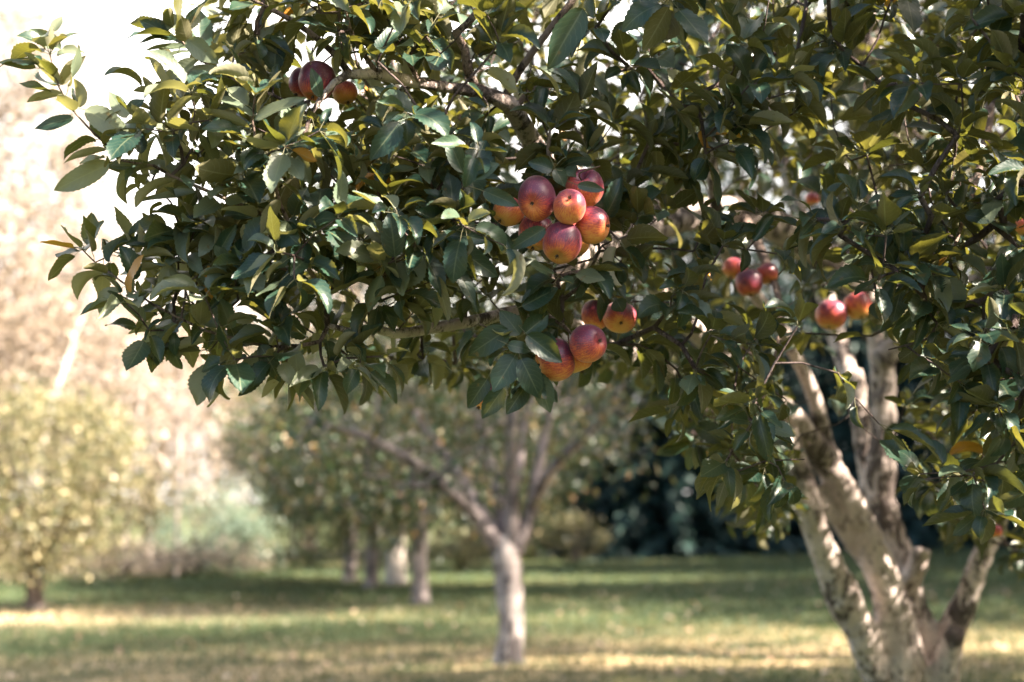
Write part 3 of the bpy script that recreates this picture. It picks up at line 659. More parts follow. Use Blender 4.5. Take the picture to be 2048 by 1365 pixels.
# single leaves the picture shows clearly: base px, py, tip px, py, distance, width px, roll (0 = upper side to the viewer)
HERO = [
    (356, 75, 282, 41, 2.87, 38, .1), (362, 73, 332, 24, 2.86, 36, .2), (373, 80, 432, 122, 2.86, 40, .1), (342, 72, 275, 77, 2.87, 17, 1.0), (374, 96, 294, 92, 2.87, 20, .9),
    (380, 103, 320, 110, 2.88, 14, 1.1), (393, 121, 320, 159, 2.87, 30, .6), (446, 143, 366, 132, 2.88, 24, .6), (120, 168, 65, 100, 2.83, 42, -.9), (122, 170, 168, 112, 2.84, 44, -.8),
    (72, 137, 0, 122, 2.83, 24, .7), (121, 99, 62, 58, 2.83, 34, .4), (106, 62, 123, 34, 2.83, 20, .3), (125, 98, 158, 104, 2.84, 24, .5), (127, 191, 57, 195, 2.83, 32, -1.0),
    (160, 215, 150, 160, 2.83, 44, -.8), (147, 236, 72, 255, 2.84, 30, .6), (171, 219, 262, 270, 2.83, 48, .3), (253, 236, 219, 185, 2.85, 32, .3), (255, 225, 283, 200, 2.86, 28, .4),
    (184, 240, 205, 277, 2.85, 26, .2), (290, 267, 325, 205, 2.85, 32, .4), (212, 301, 128, 315, 2.84, 30, -.8), (219, 328, 106, 380, 2.83, 46, .1), (220, 333, 300, 328, 2.86, 28, .6),
    (393, 385, 275, 396, 2.86, 22, .7), (450, 405, 500, 390, 2.86, 24, .4), (515, 230, 545, 140, 2.77, 26, -1.1), (505, 232, 430, 180, 2.77, 24, .9), (510, 240, 605, 195, 2.77, 34, .8),
    (500, 255, 400, 210, 2.78, 26, -.7), (540, 300, 575, 350, 2.79, 46, -.6), (560, 400, 520, 470, 2.8, 40, -.6), (590, 480, 640, 400, 2.8, 34, -.7), (600, 470, 575, 520, 2.82, 36, -.5),
    (1166, 18, 1099, 132, 2.82, 62, .1), (1155, 371, 1207, 379, 2.76, 22, .2), (967, 382, 1034, 410, 2.8, 34, .2), (1091, 457, 1023, 497, 2.76, 34, .15), (925, 345, 894, 268, 2.8, 38, .2),
    (947, 356, 995, 328, 2.82, 32, .3), (790, 515, 781, 425, 2.78, 50, .1), (889, 470, 974, 478, 2.8, 42, .3), (880, 472, 913, 514, 2.82, 30, .3), (912, 498, 998, 552, 2.83, 46, .2),
    (905, 520, 950, 606, 2.83, 34, .5), (866, 552, 905, 635, 2.82, 40, -1.0), (1017, 659, 938, 708, 2.84, 52, .2), (1054, 670, 1121, 722, 2.82, 50, .1), (1031, 711, 988, 780, 2.83, 52, .1),
    (1042, 718, 1080, 793, 2.82, 50, .1), (1070, 745, 1100, 822, 2.88, 46, .2), (975, 758, 936, 814, 2.9, 42, .2), (1008, 776, 965, 835, 2.86, 42, .2), (1052, 772, 1015, 825, 2.88, 42, .2),
    (1044, 614, 1111, 577, 2.84, 46, .3), (1040, 670, 1003, 622, 2.86, 40, .2), (1050, 668, 1094, 630, 2.86, 42, .2), (1015, 690, 1062, 700, 2.82, 28, .3), (640, 195, 625, 138, 2.9, 26, .2),
    (1105, 340, 1060, 322, 2.84, 34, .4), (1110, 338, 1130, 372, 2.86, 34, .3), (1115, 330, 1080, 352, 2.88, 26, -.9), (1190, 575, 1215, 540, 3.0, 30, .3), (1210, 585, 1200, 640, 3.25, 24, .3),
    (1232, 600, 1246, 622, 3.2, 34, .2), (1500, 55, 1545, 135, 3.0, 44, .2), (1365, 170, 1450, 220, 3.0, 44, -1.0), (1335, 195, 1395, 270, 3.0, 40, -1.0), (1470, 10, 1450, 40, 3.0, 40, .1),
    (1890, 485, 1797, 500, 2.95, 34, .9), (1965, 215, 1935, 290, 3.0, 44, .2), (1890, 455, 1800, 520, 3.0, 40, .3), (1990, 560, 2040, 635, 3.0, 50, .1), (1930, 430, 1990, 440, 2.95, 30, .2),
    (560, 760, 520, 790, 2.9, 26, -.8), (590, 700, 600, 790, 2.9, 38, .1), (520, 690, 560, 760, 2.88, 38, .1), (690, 660, 730, 720, 2.9, 36, .1), (480, 680, 440, 740, 2.85, 44, -.6),
]
hb, hd, hu, hl, hw_, hp = [], [], [], [], [], []
tb = np.array(T.pos)
for bx, by_, tx_, ty_, dd, wpx, roll in HERO:
    a = P(bx, by_, dd); b_ = P(tx_, ty_, dd + rng.uniform(-0.02, 0.01)); ll = np.linalg.norm(b_ - a)
    n_ = unit(CAM - a); dr = unit(b_ - a); sd = np.cross(dr, n_)
    if roll >= 0:
        s_ = 1 if (sd[2] > 0) else -1
        u_ = n_ * math.cos(roll) + sd * s_ * math.sin(roll)
    else:
        s_ = 1 if (sd[2] > 0) else -1
        u_ = -n_ * math.cos(roll) * 0.8 + sd * s_ * math.sin(-roll)
    j = int(np.argmin(((tb - a) ** 2).sum(1))); c = tb[j]
    if np.linalg.norm(c - a) > 0.05: c = a - dr * 0.022 + np.array([0, 0, 0.006])
    hb.append(a); hd.append(dr); hu.append(u_); hl.append(ll * 1.06); hw_.append(wpx * dd / F); hp.append(c)
hn = len(hb)
leaves(lm, np.array(hb), np.array(hd), np.array(hu), np.array(hl), np.array(hw_), rng.uniform(0.1, 0.6, hn), rng.uniform(0.1, 0.45, hn), np.where((np.array([h_[0] for h_ in HERO]) < 640) & (rng.random(hn) < 0.8), rng.uniform(.8, .96, hn), rng.uniform(0, .76, hn)), 23, 5, 0.035, np.array(hp), 0.2, 0.014, 0.07)  # left leaves mostly pale, sunlight put into their colour

lm.v = [v - base for v in lm.v]
crown = lm.build('crown', M_leaf, tree)
limb_objs(T, tree, (M_limb, M_twig), base, 12, 0.06, 5)

# ================================================================== APPLES
def apple_mat():
    m, t, b = nmat('apple_skin')
    uv = N(t, 'ShaderNodeAttribute', attribute_name='uvp').outputs['Vector']
    bl = N(t, 'ShaderNodeAttribute', attribute_name='rnd').outputs['Fac']
    oc = N(t, 'ShaderNodeTexCoord').outputs['Object']
    mp = N(t, 'ShaderNodeMapping'); t.links.new(uv, mp.inputs[0]); mp.inputs['Scale'].default_value = (42, 3.0, 1)
    st = noise(t, mp.outputs[0], 1.0, 4, 0.6)
    big = noise(t, oc, 28, 3, 0.5); fine = noise(t, oc, 300, 3, 0.6)
    v = math_(t, 'ADD', bl, math_(t, 'ADD', math_(t, 'MULTIPLY', math_(t, 'SUBTRACT', st, 0.5), 1.1), math_(t, 'ADD', math_(t, 'MULTIPLY', math_(t, 'SUBTRACT', big, 0.5), 0.7), math_(t, 'MULTIPLY', math_(t, 'SUBTRACT', fine, 0.5), 0.4))))
    c = ramp(t, v, [(0.12, (0.78, 0.36, 0.085)), (0.38, (0.74, 0.21, 0.055)), (0.58, (0.56, 0.09, 0.05)), (0.78, (0.32, 0.042, 0.062)), (1.0, (0.13, 0.022, 0.052))])
    vo = N(t, 'ShaderNodeTexVoronoi'); vo.inputs['Scale'].default_value = 260; t.links.new(oc, vo.inputs['Vector'])
    c = mix(t, c, (0.75, 0.5, 0.32), math_(t, 'MULTIPLY', math_(t, 'LESS_THAN', vo.outputs['Distance'], 0.16), 0.35))
    t.links.new(c, b.inputs['Base Color'])
    b.inputs['Roughness'].default_value = 0.4; b.inputs['Specular IOR Level'].default_value = 0.5
    b.inputs['Coat Weight'].default_value = 0.2; b.inputs['Coat Roughness'].default_value = 0.3
    b.inputs['Sheen Weight'].default_value = 0.12; b.inputs['Sheen Roughness'].default_value = 0.5
    b.inputs['Subsurface Weight'].default_value = 0.0
    bump(t, b, big, 0.12, 0.004); return m
M_apple = apple_mat()
M_calyx, t_, b_ = nmat('dry_calyx'); b_.inputs['Base Color'].default_value = (0.10, 0.075, 0.05, 1); b_.inputs['Roughness'].default_value = 0.9
M_stem, t_, b_ = nmat('apple_stem'); b_.inputs['Base Color'].default_value = (0.10, 0.06, 0.035, 1); b_.inputs['Roughness'].default_value = 0.8
def apple(label, px, py, d, wpx, hpx, cal, red, group):
    c = P(px, py, d); sx = 0.5 * wpx * d / F; sz = 0.5 * hpx * d / F
    z = -cam_dir(cal)                         # stem end
    x = unit(np.cross(z, [0.3, 0.7, 0.2])); y = np.cross(z, x)
    rows, cols = 40, 48
    th = np.linspace(0, np.pi, rows); ph = np.arange(cols) / cols * 2 * np.pi
    # profile: stem cavity at th=0, blossom basin at th=pi
    rr = np.sin(th) ** 0.86; zz = np.cos(th)
    zz = np.sign(zz) * np.abs(zz) ** 0.92
    zz = zz - 0.50 * np.exp(-(th / 0.30) ** 2) + 0.20 * np.exp(-((np.pi - th) / 0.30) ** 2)
    rr = rr * (1 + 0.07 * np.cos(th)) ; rr = rr * 1.0
    k = rng.uniform(0, 6, 2)
    five = 1 + 0.022 * np.cos(5 * ph + k[0])[None, :] * np.clip(-np.cos(th), 0, 1)[:, None] + 0.02 * np.cos(2 * ph + k[1])[None, :]
    # foreshortening: when the axis points to the viewer the seen height is the body's width
    axv = abs(np.dot(z, unit(c - CAM))); hgt = sx * (0.98 if axv > 0.6 else 0.96); rad = sx
    xs = rad * rr[:, None] * np.cos(ph)[None, :] * five; ys = rad * rr[:, None] * np.sin(ph)[None, :] * five; zs = hgt * zz[:, None] * np.ones(cols)[None, :]
    V = xs[..., None] * x + ys[..., None] * y + zs[..., None] * z
    # stretch to the seen height
    upv = RC @ np.array([0, 0, 1.0]); V = V + (V @ upv)[..., None] * upv * (sz / sx - 1)
    nrm = unit(V)
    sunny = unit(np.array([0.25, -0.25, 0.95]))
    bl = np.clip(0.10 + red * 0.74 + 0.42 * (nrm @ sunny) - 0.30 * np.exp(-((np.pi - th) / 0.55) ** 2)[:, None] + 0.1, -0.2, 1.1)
    i = np.arange(rows - 1)[:, None]; j = np.arange(cols)[None, :]; j2 = (j + 1) % cols
    f = np.stack([i * cols + j, (i + 1) * cols + j, (i + 1) * cols + j2, i * cols + j2], -1)
    uv = np.stack(np.broadcast_arrays(np.abs(ph[None, :] / np.pi - 1), zz[:, None]), -1)
    t_ = thing('apple', label, 'apple', tuple(c), group)
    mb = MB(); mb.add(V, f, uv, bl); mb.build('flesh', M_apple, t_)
    # blossom end: a ring of small dry sepals
    mb = MB(); n = 5; o0 = V[-1, 0] * 1.0
    a = np.arange(n) / n * 2 * np.pi + k[0]
    dirs = np.cos(a)[:, None] * x + np.sin(a)[:, None] * y
    leaves(mb, np.repeat((o0 - z * 0.0005)[None], n, 0) + dirs * 0.001, unit(dirs * 0.8 - z * 0.8), np.repeat(-z[None], n, 0), np.full(n, 0.0105), np.full(n, 0.0035), np.full(n, -1.0), np.full(n, 0.4), np.zeros(n), 5, 3)
    leaves(mb, np.repeat((o0 - z * 0.0005)[None], n, 0), unit(-dirs * 0.5 - z), np.repeat(-z[None], n, 0), np.full(n, 0.005), np.full(n, 0.002), np.full(n, 0.3), np.full(n, 0.4), np.zeros(n), 4, 3)
    mb.build('calyx', M_calyx, t_)
    # stem, to the nearest twig
    mb = MB(); s0 = V[0, 0] - z * 0.002; tgt = tb[int(np.argmin(((tb - (c + z * sx * 1.2)) ** 2).sum(1)))] - c
    s1 = s0 + z * 0.022
    if np.linalg.norm(tgt - s1) > 0.12: tgt = s1 + z * 0.02 + np.array([0, 0, 0.03])
    q = smooth_line([(*s0, 1), (*s1, 1), (*tgt, 1)], 0.004)[:, :3]
    tube(mb, q, np.linspace(0.0016, 0.0020, len(q)), 6); mb.build('stem', M_stem, t_)
    return t_
for k, a in enumerate(APPLES):
    g = 'apples of the central bunch' if k < 8 else 'apples of the lower bunch' if k < 11 else 'apples elsewhere on the tree'
    apple(*a, g)

# ================================================================== ORCHARD TREES BEHIND
def rel(rows, b): return np.array(rows) - np.array([*b, 0])
def finish_tree(tr, root, base, leafmat, barkmat, n_tw, leaf, per, bend=(0, 1), mask=None, rn=(0, 1), trunk_rows=None, rows=3, cols=3, limbmat=None):
    paths = tr.paths
    if trunk_rows is not None:
        mb = MB()
        q = smooth_line(trunk_rows, 0.05); tube(mb, q[:, :3] - base, q[:, 3], 18, 0.08); mb.build('trunk', barkmat, root)
    limb_objs(tr, root, (limbmat or barkmat, limbmat or barkmat), base, 8, 0.05, 4)
    tips = np.array([tr.pos[p_[-1]] for p_ in paths]); k = per
    idx = np.repeat(np.arange(len(tips)), k); n = len(idx)
    off = rng.normal(0, 1, (n, 3)) * n_tw
    b = tips[idx] + off
    if mask is not None:
        m = mask(b); b = b[m]; off = off[m]; n = len(b)
    dr = unit(off * 1.5 / max(n_tw, 1e-3) + rng.normal(0, .8, (n, 3)) + np.array([0, 0, -0.5]))
    up = unit(rng.normal(0, .6, (n, 3)) + np.array([0.1, -0.2, 1.0]))
    ll = rng.uniform(leaf * .7, leaf * 1.3, n); mb = MB()
    leaves(mb, b - base, dr, up, ll, ll * rng.uniform(.45, .62, n), rng.uniform(*bend, n), rng.uniform(.1, .7, n), rng.uniform(*rn, n), rows, cols)
    mb.build('crown', leafmat, root)

# mid tree, 12.9 m away
D0 = 12.9
mbase = P(1018, 1332, D0); mbase[2] = ground(mbase[0], mbase[1])
mid = thing('orchard_tree', 'apple tree in the middle distance with mottled pale trunk and forked bare limbs', 'tree', tuple(mbase), 'trees of the orchard row')
tr = Tree(0.1)
for rows in [
    [(1005, 1110, D0, 40), (950, 1030, D0 - .1, 32), (880, 965, D0 - .3, 27), (800, 910, D0 - .5, 22), (720, 870, D0 - .7, 16), (640, 850, D0 - .9, 9)],
    [(1000, 1095, D0, 34), (955, 1010, D0 + .2, 26), (905, 930, D0 + .4, 22), (850, 860, D0 + .6, 17), (800, 760, D0 + .8, 10)],
    [(1018, 1110, D0, 40), (1024, 1000, D0, 30), (1020, 880, D0 - .1, 25), (1030, 750, D0 - .2, 18), (1020, 600, D0 - .3, 10)],
    [(1010, 1090, D0 + .1, 30), (990, 960, D0 + .4, 22), (960, 850, D0 + .6, 18), (940, 720, D0 + .7, 11)],
    [(1030, 1105, D0, 34), (1062, 1020, D0 + .1, 27), (1078, 930, D0 + .2, 24), (1100, 830, D0 + .4, 16), (1130, 700, D0 + .5, 9)],
    [(1062, 1020, D0 + .1, 20), (1095, 950, D0 - .2, 22), (1150, 890, D0 - .4, 18), (1210, 830, D0 - .6, 11), (1250, 760, D0 - .7, 6)],
    [(1040, 960, D0, 18), (1046, 860, D0 + .3, 15), (1080, 740, D0 + .5, 9)],
]: tr.limb(L(rows))
mt = []
while len(mt) < 460:
    px_, py_, d_ = rng.uniform(560, 1270), rng.uniform(330, 1010), rng.uniform(D0 - 2.1, D0 + 2.1)
    by_ = np.interp(px_, [470, 600, 800, 930, 1000, 1100, 1180, 1270], [930, 1000, 1010, 990, 930, 880, 960, 960])
    if py_ > by_ : continue
    if ((px_ - 900) / 420) ** 2 + ((py_ - 650) / 400) ** 2 > 1 and px_ < 900: continue
    mt.append(P(px_, py_, d_))
tr.grow(np.array(mt), maxlen=2.5, tip=0.004, seg=0.2, jit=0.03)
tr_rows = L([(1020, 1352, D0, 92), (1018, 1332, D0, 70), (1018, 1310, D0, 58), (1022, 1260, D0, 52), (1020, 1190, D0, 56), (1014, 1130, D0, 54), (1010, 1098, D0, 52), (1012, 1070, D0, 30)])
finish_tree(tr, mid, mbase, M_orch, M_grey, 0.15, 0.085, 19, trunk_rows=tr_rows, limbmat=M_ltwig)

def orchard_proto(name, label, height, crown_r, nt, leaf, leafmat, bark, trunk_r=0.13, fork=1.0, per=26, seed=1, group=None, spread=0.17, clear=0.25, zmin=None, open_=False):
    """a whole vase-shaped tree round the origin"""
    global rng
    keep_ = rng; rng = np.random.default_rng(seed)
    root = thing(name, label, 'tree', (0, 0, 0), group)
    tr = Tree(0.15); b0 = np.zeros(3)
    n = 6; a0 = rng.uniform(0, 6)
    for k in range(n):
        a = a0 + k * 6.283 / n + rng.normal(0, .25); sp = crown_r * rng.uniform(.35, .75)
        z1 = fork + (height - fork) * rng.uniform(.5, .85)
        dx, dy = math.cos(a), math.sin(a)
        tr.limb([(0, 0, fork * .95, trunk_r * .6), (dx * sp * .35, dy * sp * .35, fork + (z1 - fork) * .3, trunk_r * .42), (dx * sp * .7, dy * sp * .7, fork + (z1 - fork) * .65, trunk_r * .28), (dx * sp, dy * sp, z1, trunk_r * .12)])
    T_ = []
    zc = (fork * (1 - clear) + height) / 2; hz = (height - fork * (1 - clear)) / 2
    while len(T_) < nt:
        q = rng.uniform(-1, 1, 3); r2 = (q ** 2).sum()
        if r2 > 1 or r2 < 0.2: continue
        wob = 1 + 0.18 * math.sin(3 * math.atan2(q[1], q[0]) + 5 * q[2] + seed)
        x = np.array([q[0] * crown_r * wob, q[1] * crown_r * wob, zc + q[2] * hz])
        if zmin and x[2] < zmin: continue
        T_.append(x)
    tr.grow(np.array(T_), maxlen=3.5, tip=0.005, seg=0.25, jit=0.04)
    tr_rows = [(0.02, 0, -0.06, trunk_r * 1.5), (0.0, 0, 0.04, trunk_r * 1.3), (0.0, 0, 0.16, trunk_r * 1.05), (-0.02, 0.01, fork * .5, trunk_r * .95), (0, 0, fork, trunk_r * .9), (0.01, 0, fork * 1.12, trunk_r * .5)]
    finish_tree(tr, root, b0, leafmat, bark, spread, leaf, per, trunk_rows=tr_rows, limbmat=M_ltwig if bark is M_grey else bark)
    rng = keep_
    return root
def copy_tree(o, loc, rz=0, sc=1.0, label=None, group=None, parent=None):
    c = o.copy(); C.objects.link(c); c.location = loc; c.rotation_euler = (0, 0, rz); c.scale = (sc, sc, sc)
    if label: c['label'] = label
    if group: c['group'] = group
    for ch in list(o.children):
        k = ch.copy(); C.objects.link(k); k.parent = c
    return c
def put(o, px, d, rz=0, sc=1.0, dz=0.0):
    x = P(px, 995, d); o.location = (x[0], x[1], float(ground(x[0], x[1])) + dz); o.rotation_euler = (0, 0, rz); o.scale = (sc,) * 3; return o
def at(px, d, dz=0.0):
    x = P(px, 995, d); return (x[0], x[1], float(ground(x[0], x[1])) + dz)

GR = 'trees of the orchard row'
t3 = orchard_proto('orchard_tree', 'third tree of the orchard row, grey trunk just left of the mottled one', 4.6, 2.5, 340, 0.115, M_orch, M_ltwig, 0.125, 1.15, 36, 3, GR)
put(t3, 842, 21.2)
t4 = copy_tree(t3, at(745, 25.5), 2.1, 1.0, 'dark blue-grey orchard trunk left of the bright stump', GR); t4.scale = (1.0, 1.0, 0.95)
t5 = copy_tree(t3, at(701, 27.5), 4.0, 0.95, 'farthest and leftmost slim trunk of the orchard row', GR)
# off-frame neighbours: the next orchard row to the right, scaled to shade the lawn
for k, (x, y, sc) in enumerate([(8.3, 6.2, 1.0), (12.6, 16.4, 1.6), (14.4, 21.3, 1.7), (4.6, -2.6, 1.15), (8.6, -0.6, 1.15)]):  # last two, behind the viewer, are added to dim the foreground
    copy_tree(t3, (x, y, float(ground(x, y))), k * 1.7, sc, ['orchard tree beyond the right edge level with the large apple tree', 'orchard tree beyond the right edge, second along', 'big orchard tree beyond the right edge, farthest along', 'orchard tree behind the viewer, nearest on the right', 'orchard tree behind the viewer, farther to the right'][k], 'next orchard row to the right')

# unseen tall trees added right of the lawn, crowned high to place the shade
tl = orchard_proto('tall_tree', 'tall clean-stemmed tree beyond the right edge shading the middle of the lawn', 15.5, 3.6, 330, 0.14, M_orch, M_dark, 0.2, 8.6, 34, 31, None, 0.22, 0.0, 10.2)
tl.location = (11.4, 10.3, 0.25)
copy_tree(tl, (17.0, 17.3, 0.4), 1.9, 1.15, 'taller clean-stemmed tree beyond the right edge, farther along the lawn')
copy_tree(tl, (11.9, 5.4, 0.25), 3.6, 1.0, 'clean-stemmed tree beyond the right edge, level with the large apple tree')
tq = orchard_proto('tall_tree', 'thin-crowned tall tree beyond the right edge, farthest out', 17.5, 3.8, 150, 0.14, M_orch, M_dark, 0.2, 9.0, 34, 41, None, 0.2, 0.0, 9.4)  # unseen, sparse crown added to dapple the near lawn
tq.location = (16.2, 8.0, 0.4)
for k, (px_, d_, sc, lab) in enumerate([(800, 39, 1.25, 'dark green tree closing the view behind the bright stump'), (930, 41, 1.35, 'dark green tree closing the view behind the third trunk'),
                                        (1055, 40, 1.3, 'dark green tree closing the view right behind the mottled trunk'), (690, 41, 1.2, 'dark green tree closing the view behind the slim trunks')]):
    copy_tree(t3, at(px_, d_), k * 1.9 + .7, sc, lab, 'dark green trees closing the view behind the orchard row')
# golden tree at the left
gt = orchard_proto('golden_tree', 'low round yellow-green tree with short trunk on the lawn at the far left', 3.35, 1.85, 360, 0.085, M_gold, M_dark, 0.14, 0.75, 46, 8, None, 0.15, 0.15)
put(gt, 78, 21.3)

# pale trees of the left background
pa = orchard_proto('birch', 'tall pale tree rising at the far left edge of the picture', 15.5, 2.6, 420, 0.2, M_pale, M_pbark, 0.16, 2.2, 34, 21, 'pale autumn trees at the left', 0.34)
put(pa, 10, 36)
pb = orchard_proto('birch', 'pale autumn tree with white forked limbs left of the golden tree top', 6.8, 2.3, 210, 0.16, M_pale, M_pbark, 0.13, 1.5, 26, 22, 'pale autumn trees at the left', 0.32)
put(pb, 130, 33)
GL = 'pale autumn trees at the left'
for k, (px_, d_, sc, lab) in enumerate([
        (300, 35, 0.98, 'pale autumn tree between the white-limbed one and the slim upright stem'), (445, 37, 0.95, 'pale autumn tree behind the bluish shrubs'),
        (-120, 32, 1.35, 'pale autumn tree cut by the left edge'), (175, 42, 1.5, 'pale autumn tree standing farther back above the golden tree'), (590, 40, 1.15, 'pale autumn tree glimpsed above the bluish shrubs, right of the others'),
                (620, 48, 1.75, 'tallest pale tree behind the middle of the left crowns')]):
    copy_tree(pb, at(px_, d_), k * 1.3 + 0.4, sc, lab, GL)
# slim bare birch stems
def stem(label, px0, d, top, r=0.04, lean=0.0, bm_=M_pbark):
    b = np.array(at(px0, d)); root = thing('birch_sapling', label, 'tree', tuple(b), 'slim birch stems at the left')
    mb = MB(); q = smooth_line([(0, 0, -0.05, r), (lean * .3, 0, top * .35, r * .8), (lean * .6, .1, top * .7, r * .55), (lean, 0, top, r * .15)], 0.2)
    tube(mb, q[:, :3], q[:, 3], 10, 0.03); cr = MB()
    for k in range(14):
        f = rng.uniform(.35, .95); p0 = q[int(f * (len(q) - 1)), :3]; a = rng.uniform(0, 6.28); l = rng.uniform(.5, 1.2) * (1.2 - f)
        p1 = p0 + np.array([math.cos(a) * l, math.sin(a) * l, l * .8]); tube(mb, [p0, (p0 + p1) / 2 + [0, 0, -.05], p1], [r * .25, r * .18, r * .08], 5)
        n = 26; bb = p1 + rng.normal(0, .22, (n, 3)); ll = rng.uniform(.05, .1, n)
        leaves(cr, bb, rng.normal(0, 1, (n, 3)), rng.normal(0, .6, (n, 3)) + [0, 0, 1], ll, ll * .6, rng.uniform(0, 1, n), rng.uniform(.1, .5, n), rng.random(n), 3, 3)
    mb.build('trunk', bm_, root); cr.build('crown', M_pale, root)
stem('slim upright birch stem standing before the bluish shrubs', 356, 29, 5.2)
stem('slim birch stem just right of the golden tree', 248, 30, 6.0, 0.045, 0.5)
stem('leaning white birch stem above the golden tree', 20, 29.5, 6.2, 0.06, 1.6, M_white)

# shrubs
def shrub(name, label, px_, d, h, wd, mat, n, leaf, group=None, seed=0, rn=(0, 1)):
    b = np.array(at(px_, d)); root = thing(name, label, 'shrub', tuple(b), group)
    mb = MB(); tips = []
    for k in range(11):
        a = rng.uniform(0, 6.28); l = rng.uniform(.3, 1); tip = np.array([math.cos(a) * wd * .45 * l, math.sin(a) * wd * .45 * l, h * rng.uniform(.6, .95)])
        q = smooth_line([(0, 0, -.03, .02), (*(tip * [.4, .4, .5]), .014), (*tip, .005)], .15); tube(mb, q[:, :3], q[:, 3], 5); tips.append(q)
    mb.build('stems', M_dark, root)
    cl = rng.uniform(-1, 1, (60, 3)); cl = cl[(cl ** 2).sum(1) < 1]; cl = cl * [wd * .5, wd * .5, h * .48] + [0, 0, h * .5]
    bb = cl[rng.integers(0, len(cl), n)] + rng.normal(0, 1, (n, 3)) * [wd * .09, wd * .09, h * .08]; bb[:, 2] = np.abs(bb[:, 2]) + .02
    ll = rng.uniform(.7, 1.3, n) * leaf; mb = MB()
    leaves(mb, bb, rng.normal(0, 1, (n, 3)) + [0, 0, -.2], rng.normal(0, .6, (n, 3)) + [0, 0, 1], ll, ll * .6, rng.uniform(0, 1, n), rng.uniform(.1, .5, n), rng.uniform(*rn, n), 3, 3)
    mb.build('foliage', mat, root); return root
GS = 'shrubs along the far edge of the lawn'
shrub('shrub', 'bluish grey-green shrub at the lawn edge, right of the golden tree', 400, 31, 1.9, 2.4, M_blue, 3500, .085, GS)
shrub('shrub', 'bluish grey-green shrub at the lawn edge under the pale trees', 500, 32, 2.1, 2.4, M_blue, 3500, .085, GS)
shrub('shrub', 'dark low shrub behind the leftmost orchard trunk', 620, 33, 2.3, 2.8, M_orch, 4500, .09, GS)
shrub('shrub', 'low yellow-green shrub between the third trunk and the mottled trunk', 925, 31, 1.0, 1.5, M_gold, 1800, .08, GS)
shrub('shrub', 'dark shrub right behind the mottled trunk', 1060, 35, 2.9, 3.0, M_orch, 4500, .09, GS)
shrub('shrub', 'dark shrub behind the bright stump', 790, 35, 2.6, 3.2, M_orch, 4500, .09, GS)
shrub('shrub', 'straw coloured brush under the golden tree, left', 40, 29, 1.0, 3.4, M_gold, 2200, .09, GS)
shrub('shrub', 'russet low brush at the lawn edge behind the golden tree', 240, 30, 0.7, 3.0, M_pale, 1800, .08, GS)
shrub('shrub', 'russet bank of low brush under the pale trees', 360, 30.5, 0.9, 4.0, M_pale, 3000, .09, GS)
shrub('shrub', 'low brush at the left edge of the lawn', -40, 31, 1.2, 4.5, M_pale, 3000, .09, GS)
shrub('shrub', 'small brown shrub at the foot of the spruces', 1150, 33, 1.3, 1.4, M_gold, 900, .08, GS)

# dark spruces
def spruce(label, h, wd, seed, group):
    global rng
    kp = rng; rng = np.random.default_rng(seed)
    root = thing('spruce', label, 'tree', (0, 0, 0), group)
    mb0 = MB(); tube(mb0, [(0, 0, -.1), (0, 0, h * .5), (0.03, 0, h)], [.2, .12, .03], 10)
    bb, dd, uu, ll = [], [], [], []; z = .25
    while z < h * .985:
        rr = wd * .5 * (1 - (z / h)) ** .8 * rng.uniform(.85, 1.1) + .06; nb = 9 if z < h * .7 else 6; a0 = rng.uniform(0, 6)
        for k in range(nb):
            a = a0 + k * 6.283 / nb + rng.normal(0, .12); e = np.array([math.cos(a), math.sin(a), 0]); tip = e * rr + [0, 0, z - .22 * rr]; root_ = np.array([0, 0, z])
            midp = (root_ + tip) / 2 + [0, 0, .06 * rr]; tube(mb0, [root_, midp, tip], [.02, .012, .004], 4)
            ns = int(10 + rr * 12)
            f = rng.random(ns) ** .7; p = root_ * (1 - f)[:, None] + tip * f[:, None] + np.array([0, 0, 1]) * (.24 * rr * f * (1 - f))[:, None]
            sd = np.array([-e[1], e[0], 0]); s_ = rng.choice([-1, 1], ns)
            dr = e * rng.uniform(.3, 1, ns)[:, None] + sd * (s_ * rng.uniform(.3, 1.1, ns))[:, None] + np.array([0, 0, 1]) * rng.uniform(-.75, .05, ns)[:, None]
            bb.append(p); dd.append(dr); uu.append(np.tile([0, 0, 1.0], (ns, 1)) + rng.normal(0, .4, (ns, 3))); ll.append(rng.uniform(.22, .5, ns) * (1.1 - .5 * z / h))
        z += rng.uniform(.26, .36)
    mb0.build('trunk', M_dark, root)
    bb, dd, uu, ll = [np.concatenate(q) for q in (bb, dd, uu, ll)]; n = len(bb); mb = MB()
    leaves(mb, bb, dd, uu, ll, ll * .34, rng.uniform(0, 1, n), rng.uniform(-.9, -.2, n), rng.random(n), 4, 3); mb.build('crown', M_needle, root)
    rng = kp; return root
GD = 'dark spruces behind the lawn'
sp = spruce('dark spruce nearest the right of the mottled orchard tree', 11.5, 5.2, 77, GD); put(sp, 1215, 38)
for k, (px_, d_, sc, lab) in enumerate([
        (1345, 36, 1.05, 'dark teal spruce in the gap between the orchard tree and the large trunk, left one'), (1490, 37, 1.1, 'dark teal spruce in the gap between the orchard tree and the large trunk, right one'),
        (1640, 39, 1.15, 'dark spruce directly behind the left stems of the large trunk'), (1790, 37, 1.1, 'dark spruce directly behind the centre stem of the large trunk'),
        (1930, 38, 1.15, 'dark spruce behind the right limb of the large trunk'), (2080, 36, 1.1, 'dark spruce at the right edge of the picture'),
        (1100, 44, 1.15, 'dark spruce farthest back behind the mottled orchard tree'), (1400, 43, 1.3, 'tall spruce farther back behind the dark pair'), (1720, 45, 1.3, 'tall spruce farther back behind the centre stem')]):
    copy_tree(sp, at(px_, d_), k * .9 + .3, sc, lab, GD)
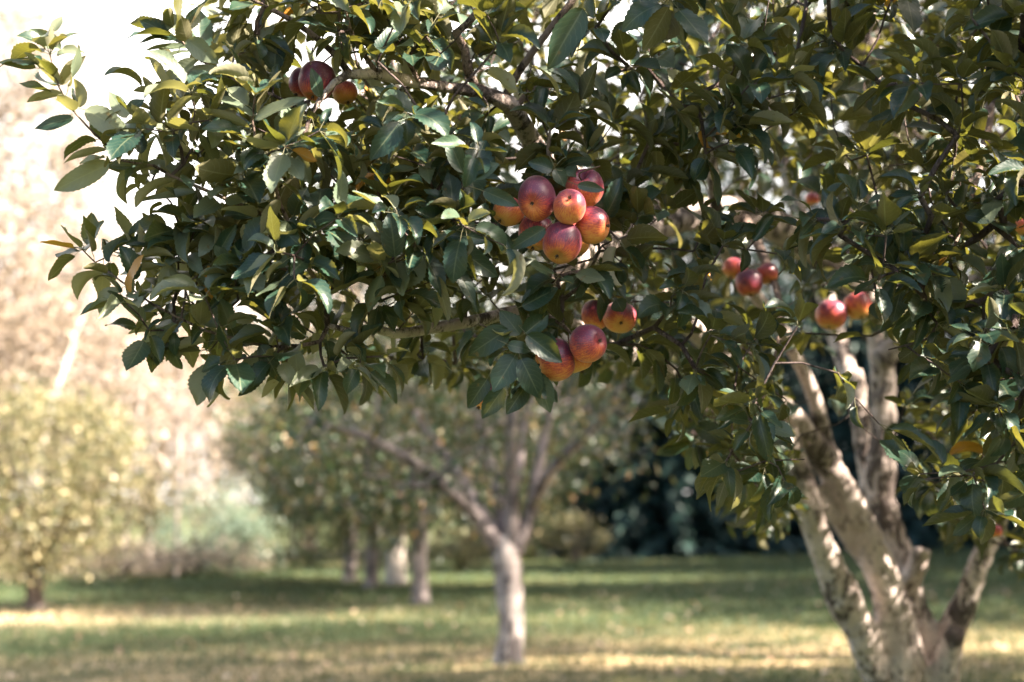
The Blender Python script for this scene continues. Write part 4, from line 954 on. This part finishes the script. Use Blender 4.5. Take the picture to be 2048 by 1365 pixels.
for k, (x, y, sc) in enumerate([(24.5, 35, 2.0), (22.5, 29.7, 2.0), (20.5, 25.6, 2.0), (18.5, 18.4, 1.9), (19.8, 37.5, 1.5), (18.0, 31.5, 1.5), (15.6, 25.6, 1.5), (10.8, 7.4, 1.35)]):  # unseen spruces, placed and heightened to shade the lawn; back row added
    copy_tree(sp, (x, y, float(ground(x, y))), k * 1.1, sc, ['taller spruce beyond the right edge, farthest of the back row', 'taller spruce beyond the right edge, third of the back row', 'taller spruce beyond the right edge, second of the back row', 'taller spruce beyond the right edge, nearest of the back row',
        'spruce beyond the right edge, farthest along the lawn', 'spruce beyond the right edge, second from the far end', 'spruce beyond the right edge, third from the far end', 'spruce beyond the right edge, level with the large apple tree'][k], 'spruces along the right side of the lawn')

# bright stump between the trunks
def stump():
    b = np.array(at(795, 26.5)); root = thing('tree_stump', 'bright sunlit tapering stump standing between two orchard trunks', 'stump', tuple(b))
    mb = MB(); q = smooth_line([(0, 0, -.05, .24), (-.02, 0, .1, .21), (-.03, 0, .45, .18), (.02, 0, .8, .13), (.05, 0, 1.0, .10), (.06, 0, 1.13, .085), (.06, 0, 1.17, .02)], .04)
    tube(mb, q[:, :3], q[:, 3], 20, .05); mb.build('trunk', M_white, root)
stump()

# fallen leaves and a few windfalls on the lawn
def fallen(n):
    pts = []
    m = leaf_mat('fallen_leaf', [(0, (.5, .3, .2)), (1, (.62, .5, .38))], [(0, (.5, .35, .25)), (1, (.6, .5, .4))], [(0, (.4, .25, .1)), (1, (.5, .4, .2))], veins=False)
    y = rng.uniform(11.5, 24, n); x = (rng.random(n) - .5) * .7 * y; mb = MB()
    b = np.stack([x, y, ground(x, y) + rng.uniform(.02, .05, n)], 1)
    ll = rng.uniform(.06, .11, n)
    leaves(mb, b, np.stack([rng.normal(0, 1, n), rng.normal(0, 1, n), rng.normal(0, .2, n)], 1), rng.normal(0, .3, (n, 3)) + [0, 0, 1], ll, ll * .6, rng.uniform(.2, 1.4, n), rng.uniform(.1, .6, n), rng.random(n), 6, 3)
    tag(mb.build('fallen_leaves', m), 'pale dry leaves scattered over the lawn', 'leaves', kind='stuff')
fallen(420)
